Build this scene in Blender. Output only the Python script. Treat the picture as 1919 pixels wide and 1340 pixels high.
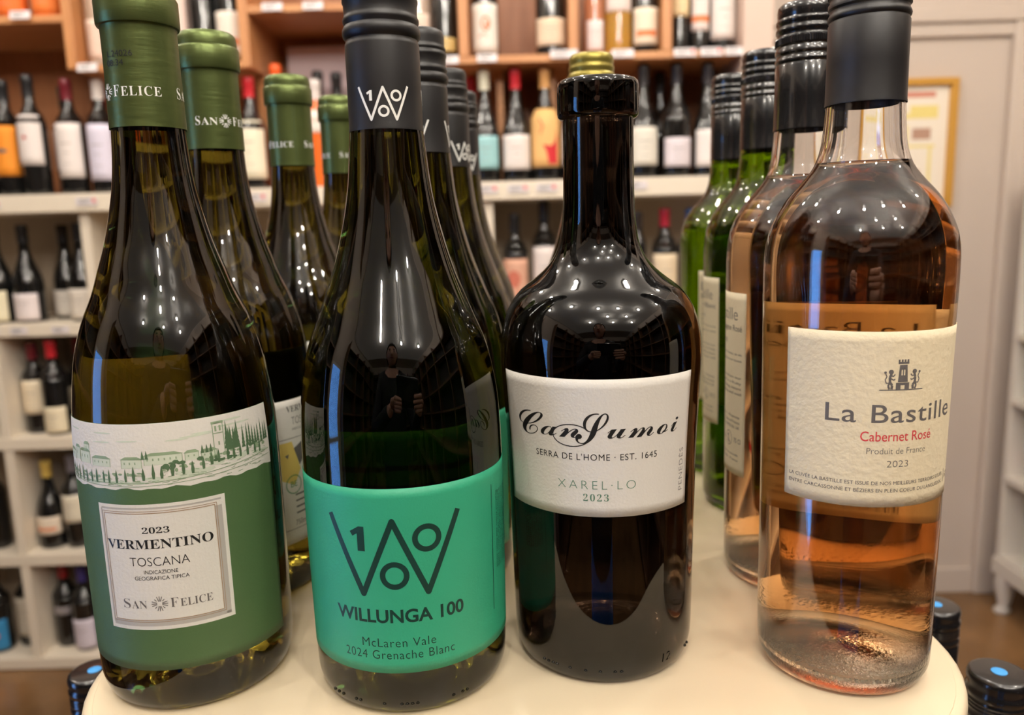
import bpy, bmesh, math, random
from math import sin, cos, pi, radians
from mathutils import Vector, Matrix
random.seed(7)
for o in list(bpy.data.objects): bpy.data.objects.remove(o)
sc = bpy.context.scene
COL = sc.collection
FLOOR = -1.134                       # modelling zero = the display table's top; lifted at the end so the floor is z = 0

# ------------------------------------------------------------------ camera
def cam_axes(p, r):
    F = Vector((0, cos(p), -sin(p))); R0 = Vector((1, 0, 0)); U0 = Vector((0, sin(p), cos(p)))
    return F, cos(r)*R0 - sin(r)*U0, cos(r)*U0 + sin(r)*R0
F_, R_, U_ = cam_axes(0.16963, 0.028205)
cd = bpy.data.cameras.new('camera'); cam = bpy.data.objects.new('camera', cd); COL.objects.link(cam)
cd.sensor_width = 36; cd.lens = 1468.69/1919*36; cd.clip_start = 0.01; cd.clip_end = 50
cd.dof.use_dof = True; cd.dof.focus_distance = 0.315; cd.dof.aperture_fstop = 9.0
M = Matrix(((R_.x, U_.x, -F_.x), (R_.y, U_.y, -F_.y), (R_.z, U_.z, -F_.z))).to_4x4()
M.translation = Vector((0, 0, 0.19693)); cam.matrix_world = M
sc.camera = cam
# ------------------------------------------------------------------ world, exposure, lights
w = bpy.data.worlds.new('daylight'); sc.world = w; w.use_nodes = True
wb = w.node_tree.nodes['Background']; wb.inputs[0].default_value = (0.15, 0.40, 1.0, 1); wb.inputs[1].default_value = 5.0
sc.view_settings.view_transform = 'Standard'; sc.view_settings.look = 'None'
sc.view_settings.exposure = 0.6; sc.view_settings.gamma = 1; sc.view_settings.use_curve_mapping = False
cy = sc.cycles
cy.use_denoising = True; cy.max_bounces = 14; cy.transmission_bounces = 14; cy.glossy_bounces = 5; cy.diffuse_bounces = 4
cy.transparent_max_bounces = 8; cy.sample_clamp_indirect = 4.0; cy.sample_clamp_direct = 0; cy.blur_glossy = 0.3
LAMP_COL = (1.0, 0.92, 0.81)
def area(name, loc, sx, sy, power, col=LAMP_COL, rot=(0, 0, 0)):
    l = bpy.data.lights.new(name, 'AREA'); l.shape = 'RECTANGLE'; l.size = sx; l.size_y = sy; l.energy = power; l.color = col
    o = bpy.data.objects.new(name, l); COL.objects.link(o); o.location = loc; o.rotation_euler = rot; return o
area('ceiling_light', (0.0, -0.3, 1.55), 3.9, 5.0, 11)  # added broad fill, stands in for the glow of a lit white ceiling
# lamp positions: (x, y, power)
LAMPS = [(-1.8, 1.55, 6.4), (-1.0, 1.5, 6.4), (-0.1, 1.55, 6.4), (0.75, 1.5, 5.2), (1.3, 1.2, 5),
         (-1.5, 0.2, 6), (-0.75, -0.15, 7), (-0.1, -0.5, 8), (0.45, -0.5, 8), (1.1, -0.4, 7), (1.6, 0.3, 6),
         (-0.6, -1.5, 9), (0.4, -1.6, 9), (1.3, -1.5, 9), (-0.35, 0.75, 6), (0.55, 0.7, 6), (-0.95, 0.75, 6), (0.15, -1.05, 9), (0.85, -1.0, 9), (1.2, 0.65, 6)]

# ------------------------------------------------------------------ materials
def s2l(c):
    return tuple(((v/255)/12.92 if v/255 <= 0.04045 else ((v/255+0.055)/1.055)**2.4) for v in c)
MATS = {}
def mat(name, rgb, rough=0.5, metal=0.0, spec=0.5, coat=0.0, bump=None, noise=None, trans=0.0, ior=1.45, aniso=None):
    """rgb in 0..255; bump = (scale, strength, distance); noise = (scale, amount) darkens/lightens softly"""
    if name in MATS: return MATS[name]
    m = bpy.data.materials.new(name); m.use_nodes = True; nt = m.node_tree; b = nt.nodes['Principled BSDF']
    c = s2l(rgb)
    b.inputs['Base Color'].default_value = (*c, 1); b.inputs['Roughness'].default_value = rough
    b.inputs['Metallic'].default_value = metal; b.inputs['Specular IOR Level'].default_value = spec
    b.inputs['Coat Weight'].default_value = coat; b.inputs['Coat Roughness'].default_value = 0.05
    b.inputs['Transmission Weight'].default_value = trans; b.inputs['IOR'].default_value = ior
    tc = nt.nodes.new('ShaderNodeTexCoord')
    if noise:
        mp = nt.nodes.new('ShaderNodeMapping'); nt.links.new(tc.outputs['Object'], mp.inputs[0])
        if len(noise) > 2: mp.inputs['Scale'].default_value = noise[2]
        n = nt.nodes.new('ShaderNodeTexNoise'); n.inputs['Scale'].default_value = noise[0]; n.inputs['Detail'].default_value = 4
        nt.links.new(mp.outputs[0], n.inputs['Vector'])
        r = nt.nodes.new('ShaderNodeValToRGB'); a = noise[1]
        r.color_ramp.elements[0].position = .3; r.color_ramp.elements[1].position = .7
        r.color_ramp.elements[0].color = (*[v*(1-a) for v in c], 1); r.color_ramp.elements[1].color = (*[min(1, v*(1+a)) for v in c], 1)
        nt.links.new(n.outputs[0], r.inputs[0]); nt.links.new(r.outputs[0], b.inputs['Base Color'])
    if bump:
        n = nt.nodes.new('ShaderNodeTexNoise'); n.inputs['Scale'].default_value = bump[0]; n.inputs['Detail'].default_value = 3
        mp = nt.nodes.new('ShaderNodeMapping'); nt.links.new(tc.outputs['Object'], mp.inputs[0]); nt.links.new(mp.outputs[0], n.inputs['Vector'])
        if len(bump) > 3: mp.inputs['Scale'].default_value = bump[3]
        bp = nt.nodes.new('ShaderNodeBump'); bp.inputs['Strength'].default_value = bump[1]; bp.inputs['Distance'].default_value = bump[2]
        nt.links.new(n.outputs[0], bp.inputs['Height']); nt.links.new(bp.outputs[0], b.inputs['Normal'])
    MATS[name] = m; return m
def glass(name, ior=1.5, absorb=None, density=0.0, bump_bottom=0.0, tint=(1, 1, 1), dust=0.0):
    """clear dielectric with a coloured absorption volume; bump_bottom = hammered relief in the lowest 25 mm"""
    m = bpy.data.materials.new(name); m.use_nodes = True; nt = m.node_tree; nt.nodes.remove(nt.nodes['Principled BSDF'])
    out = nt.nodes['Material Output']; g = nt.nodes.new('ShaderNodeBsdfGlass'); g.inputs['IOR'].default_value = ior
    g.inputs['Roughness'].default_value = 0.0; g.inputs['Color'].default_value = (*tint, 1)
    nt.links.new(g.outputs[0], out.inputs['Surface'])
    tc = nt.nodes.new('ShaderNodeTexCoord')
    n2 = nt.nodes.new('ShaderNodeTexNoise'); n2.inputs['Scale'].default_value = 22; n2.inputs['Detail'].default_value = 1
    nt.links.new(tc.outputs['Object'], n2.inputs['Vector'])
    b2 = nt.nodes.new('ShaderNodeBump'); b2.inputs['Strength'].default_value = 0.25; b2.inputs['Distance'].default_value = 0.0012
    nt.links.new(n2.outputs[0], b2.inputs['Height']); nt.links.new(b2.outputs[0], g.inputs['Normal'])
    if bump_bottom:
        n = nt.nodes.new('ShaderNodeTexNoise'); n.inputs['Scale'].default_value = 800; n.inputs['Detail'].default_value = 2
        nt.links.new(tc.outputs['Object'], n.inputs['Vector'])
        sx = nt.nodes.new('ShaderNodeSeparateXYZ'); nt.links.new(tc.outputs['Object'], sx.inputs[0])
        mr = nt.nodes.new('ShaderNodeMapRange'); mr.inputs[1].default_value = 0.010; mr.inputs[2].default_value = 0.022
        mr.inputs[3].default_value = bump_bottom; mr.inputs[4].default_value = 0.0; nt.links.new(sx.outputs[2], mr.inputs[0])
        bp = nt.nodes.new('ShaderNodeBump'); bp.inputs['Distance'].default_value = 0.0006
        nt.links.new(mr.outputs[0], bp.inputs['Strength']); nt.links.new(n.outputs[0], bp.inputs['Height'])
        nt.links.new(b2.outputs[0], bp.inputs['Normal']); nt.links.new(bp.outputs[0], g.inputs['Normal'])
    if absorb:
        v = nt.nodes.new('ShaderNodeVolumeAbsorption'); v.inputs['Color'].default_value = (*absorb, 1); v.inputs['Density'].default_value = density
        nt.links.new(v.outputs[0], out.inputs['Volume'])
    MATS[name] = m; return m
def tinted(name, base, ior=1.5, rough=0.0, bump_bottom=0.0):
    m = bpy.data.materials.new(name); m.use_nodes = True; nt = m.node_tree; b = nt.nodes['Principled BSDF']
    b.inputs['Base Color'].default_value = (*base, 1); b.inputs['Transmission Weight'].default_value = 1; b.inputs['Roughness'].default_value = rough; b.inputs['IOR'].default_value = ior
    tc = nt.nodes.new('ShaderNodeTexCoord'); n2 = nt.nodes.new('ShaderNodeTexNoise'); n2.inputs['Scale'].default_value = 26; n2.inputs['Detail'].default_value = 1
    mp = nt.nodes.new('ShaderNodeMapping'); mp.inputs['Scale'].default_value = (1, 1, .35); nt.links.new(tc.outputs['Object'], mp.inputs[0]); nt.links.new(mp.outputs[0], n2.inputs['Vector'])
    b2 = nt.nodes.new('ShaderNodeBump'); b2.inputs['Strength'].default_value = 0.3; b2.inputs['Distance'].default_value = 0.0014
    nt.links.new(n2.outputs[0], b2.inputs['Height']); nt.links.new(b2.outputs[0], b.inputs['Normal'])
    MATS[name] = m; return m
def woodmat(name, c1, c2, vertical=False, rough=0.45):
    m = bpy.data.materials.new(name); m.use_nodes = True; nt = m.node_tree; b = nt.nodes['Principled BSDF']
    tc = nt.nodes.new('ShaderNodeTexCoord'); mp = nt.nodes.new('ShaderNodeMapping'); nt.links.new(tc.outputs['Object'], mp.inputs[0])
    mp.inputs['Scale'].default_value = (14, 14, 1.2) if vertical else (1.2, 14, 14)
    n = nt.nodes.new('ShaderNodeTexNoise'); n.inputs['Scale'].default_value = 3; n.inputs['Detail'].default_value = 6; n.inputs['Distortion'].default_value = .6
    nt.links.new(mp.outputs[0], n.inputs['Vector'])
    r = nt.nodes.new('ShaderNodeValToRGB'); r.color_ramp.elements[0].position = .3; r.color_ramp.elements[1].position = .72
    r.color_ramp.elements[0].color = (*s2l(c1), 1); r.color_ramp.elements[1].color = (*s2l(c2), 1)
    nt.links.new(n.outputs[0], r.inputs[0]); nt.links.new(r.outputs[0], b.inputs['Base Color']); b.inputs['Roughness'].default_value = rough
    MATS[name] = m; return m

paper_white = mat('paper_white', (226, 222, 214), .75, bump=(900, .35, .0004))
paper_cream = mat('paper_cream', (236, 222, 190), .75, bump=(420, .6, .0006))
paper_green = mat('paper_green', (68, 94, 56), .55, bump=(900, .2, .0003))
paper_teal = mat('paper_teal', (46, 152, 116), .5, bump=(1100, .25, .0003))
paper_back = mat('paper_back_label', (238, 226, 198), .75, bump=(420, .5, .0005))
for _m in (paper_cream, paper_white, paper_back):
    _nt = _m.node_tree; _b = _nt.nodes['Principled BSDF']; _o = _nt.nodes['Material Output']; _t = _nt.nodes.new('ShaderNodeBsdfTranslucent'); _x = _nt.nodes.new('ShaderNodeMixShader')
    _t.inputs[0].default_value = _b.inputs['Base Color'].default_value; _x.inputs[0].default_value = .15
    _nt.links.new(_b.outputs[0], _x.inputs[1]); _nt.links.new(_t.outputs[0], _x.inputs[2]); _nt.links.new(_x.outputs[0], _o.inputs['Surface'])
_x.inputs[0].default_value = .3
paper_lit = paper_back.copy(); [setattr(n.inputs[0], 'default_value', .92) for n in paper_lit.node_tree.nodes if n.type == 'MIX_SHADER']
ink_black = mat('ink_black', (26, 26, 26), .5)
ink_grey = mat('ink_grey', (95, 90, 88), .6)
ink_light = mat('ink_light', (134, 130, 126), .6)
ink_red = mat('ink_red', (205, 60, 66), .6)
ink_green = mat('ink_green', (70, 116, 92), .6)
ink_dark_green = mat('ink_dark_green', (74, 100, 70), .6)
ink_mid_green = mat('ink_mid_green', (132, 152, 122), .6)
ink_pale_green = mat('ink_pale_green', (192, 200, 182), .7)
ink_teal_black = mat('ink_teal_black', (16, 52, 44), .45)
ink_brown = mat('ink_brown', (150, 122, 92), .5)
ink_white = mat('ink_white', (235, 235, 230), .45)
ink_shadow = mat('ink_shadow', (168, 164, 158), .7)
olive_foil = mat('olive_foil', (88, 100, 56), .34, metal=.7, bump=(55, .3, .0005, (1, 1, 7)))
matte_black = mat('matte_black', (24, 23, 24), .42)
gloss_black = mat('gloss_black', (22, 22, 24), .22, coat=.5)
gold_foil = mat('gold_foil', (140, 128, 62), .34, metal=.7)
dark_glass = tinted('dark_olive_glass', (.085, .075, .006))
brown_glass = tinted('dark_brown_glass', (.105, .080, .009))
black_glass = tinted('nearly_black_glass', (.009, .005, .003), 1.5)
clear_glass = glass('clear_glass', 1.5, None, 0, bump_bottom=.45)
rose_wine = glass('rose_wine', 1.345, (0.997, 0.63, 0.12), 27)
green_glass = tinted('green_glass', (.36, .52, .012))
pale_wine = glass('pale_wine', 1.345, (0.9, 0.92, 0.3), 5)
cream_laminate = mat('cream_laminate', (210, 194, 166), .32, noise=(3, .03))
white_laminate = mat('white_laminate', (226, 214, 196), .45, noise=(4, .04))
back_laminate = mat('taupe_laminate', (176, 162, 144), .6, noise=(4, .05))  # taupe laminate for the back panel of the cubbies
wall_paint = mat('wall_paint', (194, 180, 168), .7, noise=(2, .03), bump=(60, .1, .002))
ceiling_paint = mat('ceiling_paint', (225, 222, 218), .8, bump=(40, .1, .002))
floor_mat = mat('brown_floor', (122, 90, 58), .2, noise=(3.5, .35), bump=(30, .1, .001))
oak_h = woodmat('oak_horizontal', (176, 116, 70), (202, 144, 94))
oak_v = woodmat('oak_vertical', (174, 114, 68), (200, 142, 92), True)
oak_back = woodmat('oak_back', (158, 102, 66), (180, 122, 82), True)
card_white = mat('card_white', (222, 214, 216), .6)

# ------------------------------------------------------------------ object helpers
def link(name, me, m=None, parent=None, smooth=False):
    o = bpy.data.objects.new(name, me); COL.objects.link(o)
    if m is not None and not me.materials: me.materials.append(m)
    if smooth: me.polygons.foreach_set('use_smooth', [True]*len(me.polygons))
    if parent is not None: o.parent = parent
    return o
def empty(name, loc, label, cat, group=None, rz=0):
    o = bpy.data.objects.new(name, None); COL.objects.link(o); o.location = loc; o.rotation_euler = (0, 0, rz)
    o.empty_display_size = .03; o['label'] = label; o['category'] = cat
    if group: o['group'] = group
    return o
def tag(o, label, cat, group=None):
    o['label'] = label; o['category'] = cat
    if group: o['group'] = group
    return o
def from_bm(bm, name):
    me = bpy.data.meshes.new(name); bm.to_mesh(me); bm.free(); return me
def box_bm(bm, x0, x1, y0, y1, z0, z1, bev=0):
    r = bmesh.ops.create_cube(bm, size=1, matrix=Matrix.Translation(((x0+x1)/2, (y0+y1)/2, (z0+z1)/2)) @ Matrix.Diagonal((x1-x0, y1-y0, z1-z0, 1)))
    if bev:
        es = {e for v in r['verts'] for e in v.link_edges}
        bmesh.ops.bevel(bm, geom=list(es), offset=bev, segments=2, affect='EDGES', profile=.5)
def box(name, x0, x1, y0, y1, z0, z1, m, parent=None, bev=0.0):
    """origin at the box's bottom centre"""
    bm = bmesh.new(); cx, cy_ = (x0+x1)/2, (y0+y1)/2
    box_bm(bm, x0-cx, x1-cx, y0-cy_, y1-cy_, 0, z1-z0, bev)
    o = link(name, from_bm(bm, name), m, parent); o.location = (cx, cy_, z0); return o
def struct(o, kind='structure'):
    o['kind'] = kind; return o

def smooth_profile(pts, step=0.0022):
    """Catmull-Rom through (r, z) control points"""
    out = []
    P = [pts[0]] + list(pts) + [pts[-1]]
    for i in range(1, len(P)-2):
        p0, p1, p2, p3 = P[i-1], P[i], P[i+1], P[i+2]
        d = math.hypot(p2[0]-p1[0], p2[1]-p1[1]); n = max(1, int(d/step))
        for k in range(n):
            t = k/n
            q = [0.5*((2*p1[j]) + (-p0[j]+p2[j])*t + (2*p0[j]-5*p1[j]+4*p2[j]-p3[j])*t*t + (-p0[j]+3*p1[j]-3*p2[j]+p3[j])*t**3) for j in (0, 1)]
            out.append((max(q[0], 0), q[1]))
    out.append(tuple(pts[-1])); return out
def lathe_mesh(name, prof, seg=96, flip=False, rmod=None):
    bm = bmesh.new(); rings = []
    for (r, z) in prof:
        if r < 1e-6: rings.append([bm.verts.new((0, 0, z))])
        else:
            rings.append([bm.verts.new(((r+(rmod(k) if rmod else 0))*sin(2*pi*k/seg), -(r+(rmod(k) if rmod else 0))*cos(2*pi*k/seg), z)) for k in range(seg)])
    for a, b in zip(rings, rings[1:]):
        if len(a) == 1 and len(b) == 1: continue
        for k in range(seg):
            k2 = (k+1) % seg
            if len(a) == 1: f = (a[0], b[k2], b[k])
            elif len(b) == 1: f = (a[k], a[k2], b[0])
            else: f = (a[k], a[k2], b[k2], b[k])
            bm.faces.new(f if not flip else f[::-1])
    return from_bm(bm, name)
def join_mesh(name, meshes):
    bm = bmesh.new()
    for m in meshes: bm.from_mesh(m)
    return from_bm(bm, name)
def lathe(name, prof, m, parent=None, seg=96, smooth=True, rmod=None):
    o = link(name, lathe_mesh(name, prof, seg, rmod=rmod), m, parent, smooth)
    if smooth:
        me = o.data
        try: me.set_sharp_from_angle(angle=radians(38))
        except Exception: pass
    return o
def rfun_of(prof):
    pts = sorted([(z, r) for r, z in prof if r > .005], key=lambda q: q[0])
    def f(z):
        if z <= pts[0][0]: return pts[0][1]
        for (z0, r0), (z1, r1) in zip(pts, pts[1:]):
            if z0 <= z <= z1: return r0 + (r1-r0)*((z-z0)/(z1-z0) if z1 > z0 else 0)
        return pts[-1][1]
    return f
def patch(name, a0, a1, z0, z1, rf, off, m, parent, th=0.00012, nz=None, na=None):
    """a paper label wrapped on the glass: a thin closed sheet; azimuth 0 faces -y"""
    na = na or max(6, int((a1-a0)/3)); nz = nz or max(2, int((z1-z0)/.004)); bm = bmesh.new(); L = []
    for k in (0, 1):
        L.append([[bm.verts.new(((rf(z)+off+k*th)*sin(a), -(rf(z)+off+k*th)*cos(a), z))
                   for a in [radians(a0+(a1-a0)*i/na) for i in range(na+1)]] for z in [z0+(z1-z0)*j/nz for j in range(nz+1)]])
    for j in range(nz):
        for i in range(na):
            o = L[1]; bm.faces.new((o[j][i], o[j][i+1], o[j+1][i+1], o[j+1][i]))
            o = L[0]; bm.faces.new((o[j][i], o[j+1][i], o[j+1][i+1], o[j][i+1]))
    for j in range(nz):
        bm.faces.new((L[0][j][0], L[1][j][0], L[1][j+1][0], L[0][j+1][0])); bm.faces.new((L[0][j][na], L[0][j+1][na], L[1][j+1][na], L[1][j][na]))
    for i in range(na):
        bm.faces.new((L[0][0][i], L[0][0][i+1], L[1][0][i+1], L[1][0][i])); bm.faces.new((L[0][nz][i], L[1][nz][i], L[1][nz][i+1], L[0][nz][i+1]))
    return link(name, from_bm(bm, name), m, parent, True)

# 2-D print: polygons in millimetres (u along the surface, v = height), wrapped on a body of revolution
class Print:
    def __init__(s): s.V = []; s.F = []
    def poly(s, pts):
        n = len(s.V); s.V += [tuple(p) for p in pts]; s.F.append(tuple(range(n, n+len(pts)))); return s
    def rect(s, x0, x1, y0, y1): return s.poly([(x0, y0), (x1, y0), (x1, y1), (x0, y1)])
    def stroke(s, pts, wd):
        for (x0, y0), (x1, y1) in zip(pts, pts[1:]):
            d = math.hypot(x1-x0, y1-y0) or 1e-9; nx, ny = -(y1-y0)/d*wd/2, (x1-x0)/d*wd/2
            s.poly([(x0+nx, y0+ny), (x0-nx, y0-ny), (x1-nx, y1-ny), (x1+nx, y1+ny)])
        return s
    def ring(s, cx, cy_, rx, ry, wd, n=36):
        for k in range(n):
            a, b = 2*pi*k/n, 2*pi*(k+1)/n
            s.poly([(cx+rx*cos(a), cy_+ry*sin(a)), (cx+rx*cos(b), cy_+ry*sin(b)), (cx+(rx-wd)*cos(b), cy_+(ry-wd)*sin(b)), (cx+(rx-wd)*cos(a), cy_+(ry-wd)*sin(a))])
        return s
    def disc(s, cx, cy_, rx, ry, n=16): return s.poly([(cx+rx*cos(2*pi*k/n), cy_+ry*sin(2*pi*k/n)) for k in range(n)])
    def text(s, body, cx, cy_, width=None, height=None, align='C', offset=0.0, rot=0, spacing=1.0):
        """height = cap height in mm; (cx, cy_) = centre of the word's box (or its left/right middle)"""
        cu = bpy.data.curves.new('lettering', 'FONT'); cu.body = body; cu.size = 1; cu.offset = offset; cu.resolution_u = 4; cu.space_character = spacing; cu.fill_mode = 'FRONT'
        ob = bpy.data.objects.new('lettering', cu); COL.objects.link(ob)
        dg = bpy.context.evaluated_depsgraph_get(); me = bpy.data.meshes.new_from_object(ob.evaluated_get(dg))
        P = [(v.co.x, v.co.y) for v in me.vertices]; FF = [tuple(p.vertices) for p in me.polygons]
        bpy.data.objects.remove(ob); bpy.data.curves.remove(cu); bpy.data.meshes.remove(me)
        if not P: return s
        x0 = min(p[0] for p in P); x1 = max(p[0] for p in P); y0 = min(p[1] for p in P); y1 = max(p[1] for p in P)
        sy = (height/0.70) if height else None; sx = width/(x1-x0) if width else None
        sx = sx or sy; sy = sy or sx
        ym = .35 if height else (y0+y1)/2
        ax = {'C': (x0+x1)/2, 'L': x0, 'R': x1}[align]; n = len(s.V)
        for (x, y) in P:
            a, b = (x-ax)*sx, (y-ym)*sy
            if rot: a, b = a*cos(rot)-b*sin(rot), a*sin(rot)+b*cos(rot)
            s.V.append((cx+a, cy_+b))
        s.F += [tuple(i+n for i in f) for f in FF]; return s
    def wrap(s, name, rf, off, m, parent, az=0.0, rref=None, step=2.0):
        bm = bmesh.new(); vs = [bm.verts.new((x, 0, y)) for x, y in s.V]
        for f in s.F:
            try: bm.faces.new([vs[i] for i in f])
            except ValueError: pass
        xs = [p[0] for p in s.V]
        if rref is None: rref = rf(sum(p[1] for p in s.V)/len(s.V)/1000)
        x = math.floor(min(xs)/step)*step+step
        while x < max(xs):
            bmesh.ops.bisect_plane(bm, geom=bm.verts[:]+bm.edges[:]+bm.faces[:], plane_co=(x, 0, 0), plane_no=(1, 0, 0)); x += step
        zz = [p[1] for p in s.V]; y = math.floor(min(zz)/3)*3+3
        while y < max(zz):
            bmesh.ops.bisect_plane(bm, geom=bm.verts[:]+bm.edges[:]+bm.faces[:], plane_co=(0, 0, y), plane_no=(0, 0, 1)); y += 3
        for v in bm.verts:
            a = radians(az)+v.co.x/1000/rref; z = v.co.z/1000; r = rf(z)+off; v.co = (r*sin(a), -r*cos(a), z)
        bm.normal_update()
        for f in bm.faces:
            c = f.calc_center_median()
            if f.normal.x*c.x+f.normal.y*c.y < 0: f.normal_flip()
        return link(name, from_bm(bm, name), m, parent)
SERIF = str.maketrans({**{chr(65+i): chr(0x1D400+i) for i in range(26)}, **{chr(97+i): chr(0x1D41A+i) for i in range(26)}, **{chr(48+i): chr(0x1D7CE+i) for i in range(10)}})
SCRIPT = str.maketrans({**{chr(65+i): chr(0x1D4D0+i) for i in range(26)}, **{chr(97+i): chr(0x1D4EA+i) for i in range(26)}})
def serif(t): return t.translate(SERIF)
def script(t): return t.translate(SCRIPT)
def burst(P, cx, cy_, r, wd):
    for k in range(4):
        for j in (-1, 0, 1):
            a = pi/4*0 + k*pi/2 + pi/2 + j*0.32
            P.stroke([(cx+cos(a)*r*.32, cy_+sin(a)*r*.32), (cx+cos(a)*r, cy_+sin(a)*r)], wd)
    for k in range(4):
        a = k*pi/2+pi/4; P.stroke([(cx+cos(a)*r*.5, cy_+sin(a)*r*.5), (cx+cos(a)*r*.85, cy_+sin(a)*r*.85)], wd)
def vlogo(P, cx, cy_, wd, ht, st):
    """a wide zigzag of two joined Vs holding the digits 1, 0 and 0"""
    X = lambda t: cx+t*wd/2
    Y = lambda t: cy_+t*ht/2
    pts = [(X(-.96), Y(.96)), (X(-.47), Y(-.95)), (X(0), Y(.86)), (X(.47), Y(-.95)), (X(.96), Y(.96))]
    P.stroke(pts, st)
    for x, y in pts[1:4]: P.disc(x, y, st*.5, st*.5, 10)
    P.ring(X(.48), Y(.40), wd*.105, wd*.105, st*.95); P.ring(X(0), Y(-.48), wd*.105, wd*.105, st*.95)
    x, y = X(-.50), Y(.42); h = wd*.092
    P.poly([(x-.1*h, y-h), (x+.5*h, y-h), (x+.5*h, y+h), (x+.05*h, y+h), (x-.7*h, y+.55*h), (x-.5*h, y+.18*h), (x-.1*h, y+.42*h)])

def copy_tree(o, parent=None):
    c = o.copy(); COL.objects.link(c)
    if parent is not None: c.parent = parent
    for ch in list(o.children): copy_tree(ch, c)
    return c
def kids(o, n): return [c for c in o.children if c.name.split('.')[0] == n]

# ------------------------------------------------------------------ the room
X0, X1, Y0, Y1, CEIL = -2.1, 2.0, -4.2, 2.6, 1.62
struct(box('floor', X0, X1, Y0, Y1, FLOOR-.05, FLOOR, floor_mat))
struct(box('ceiling', X0, X1, Y0, Y1, CEIL, CEIL+.05, ceiling_paint))
struct(box('wall_back', X0, X1, Y1, Y1+.08, FLOOR, CEIL, wall_paint))
struct(box('wall_right', X1, X1+.08, Y0, Y1, FLOOR, CEIL, wall_paint))
struct(box('wall_front', X0, X1, Y0-.08, Y0, FLOOR, CEIL, wall_paint))
WY0, WY1, WZ0, WZ1 = -0.64, -0.04, -1.0, 0.62
bm = bmesh.new()
for a in ((Y0, WY0, FLOOR, CEIL), (WY1, Y1, FLOOR, CEIL), (WY0, WY1, FLOOR, WZ0), (WY0, WY1, WZ1, CEIL)): box_bm(bm, X0-.08, X0, a[0], a[1], a[2], a[3])
struct(link('wall_left', from_bm(bm, 'wall_left'), wall_paint))
win = bpy.data.objects.new('window_1', None); COL.objects.link(win); win.location = (X0, (WY0+WY1)/2, WZ0); struct(win)
pw = mat('window_paint', (220, 218, 214), .4)
for a in ((WY0, WY0+.05, WZ0, WZ1), (WY1-.05, WY1, WZ0, WZ1), (WY0+.05, WY1-.05, WZ0, WZ0+.05), (WY0+.05, WY1-.05, WZ1-.05, WZ1), (WY0+.05, WY1-.05, -.32, -.29)):
    o = box('window_frame', X0-.06, X0-.01, a[0], a[1], a[2], a[3], pw, win); o.location -= win.location
pg = glass('window_glass', 1.45)
o = box('pane', X0-.04, X0-.035, WY0+.05, WY1-.05, WZ0+.05, WZ1-.05, pg, win); o.location -= win.location
struct(box('trim_1', 0.78, X1, Y1-.035, Y1, .775, .815, wall_paint, bev=.006))
struct(box('trim_2', 1.60, 1.68, Y1-.03, Y1, FLOOR, .775, wall_paint, bev=.006))
struct(box('trim_3', 0.78, X1, Y1-.02, Y1, .735, .775, wall_paint, bev=.004))
struct(box('baseboard_back', 0.74, 1.60, Y1-.015, Y1, FLOOR, FLOOR+.09, wall_paint, bev=.003))

# ------------------------------------------------------------------ white shelving unit
SY = 2.25
unit = empty('shelving_unit', (-0.5, SY+.16, FLOOR), 'long cream white shelving unit with open cubbies full of wine along the back wall', 'shelf')
def part(o, root):
    o.parent = root; o.location = o.location - root.location; return o
part(box('counter_top', -1.95, 0.74, SY-.02, Y1-.005, .262, .312, white_laminate, bev=.003), unit)
zs = [-.052, -.39, -.755, -1.095]
for z in zs: part(box('shelf_board', -1.95, .72, SY, Y1-.01, z-.036, z, white_laminate, bev=.002), unit)
for x in (-1.81, -1.5025, -1.197, -.912, -.626, -.341, -.055, .23):
    for k, (z0, z1) in enumerate(zip([-.052, -.39, -.755, -1.095], [.262, -.088, -.426, -.791])):
        if k == 0 and x == -1.5025: continue
        part(box('divider', x-.013, x+.013, SY+.003, Y1-.01, z0, z1, white_laminate), unit)
part(box('back_panel', -1.95, .72, Y1-.01, Y1-.004, -1.095, .262, back_laminate), unit)
part(box('end_panel', .72, .74, SY, Y1-.005, FLOOR, .262, white_laminate), unit)

# ------------------------------------------------------------------ oak crate shelves on the counter
crate = empty('wooden_shelf', (-.5, SY+.16, .312), 'oak crate style shelves stacked in staggered boxes on the white counter', 'shelf')
TOPZ = 1.15
def hb(x0, x1, z, t=.02): part(box('shelf_board', x0, x1, SY, Y1-.02, z-t, z, oak_h, bev=.0015), crate)
def vb(x, z0, z1, t=.026, y0=SY-.002): part(box('upright', x-t/2, x+t/2, y0, Y1-.02, z0, z1, oak_v, bev=.0015), crate)
hb(-1.95, -1.19, .787); hb(-1.165, -.715, .655, .018); hb(-.69, -.36, .797); hb(-.335, .65, .65, .02); hb(-1.95, .65, TOPZ)
vb(-1.178, .645, TOPZ-.02); vb(-.703, .637, TOPZ-.02); vb(-.703, .312, .637, y0=2.375); vb(-.348, .312, TOPZ-.02); vb(-.107, .65, TOPZ-.02); vb(.192, .65, TOPZ-.02); vb(.447, .65, TOPZ-.02)
vb(-.013, .312, .63, .02, 2.36); vb(.14, .312, .63, .018, 2.36); vb(.40, .312, .63, .028, 2.36)
part(box('back_panel', -1.95, .65, Y1-.02, Y1-.012, .312, TOPZ, oak_back), crate)
struct(box('trim_4', .652, .735, SY-.01, Y1, .312, CEIL, mat('post_paint', (206, 182, 168), .6), bev=.004))
pst = box('poster', -.66, -.385, 2.52, 2.524, .50, .745, mat('poster_paper', (222, 202, 206), .6)); tag(pst, 'pale pink poster with small flowers leaning inside the oak shelf box', 'poster')
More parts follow.
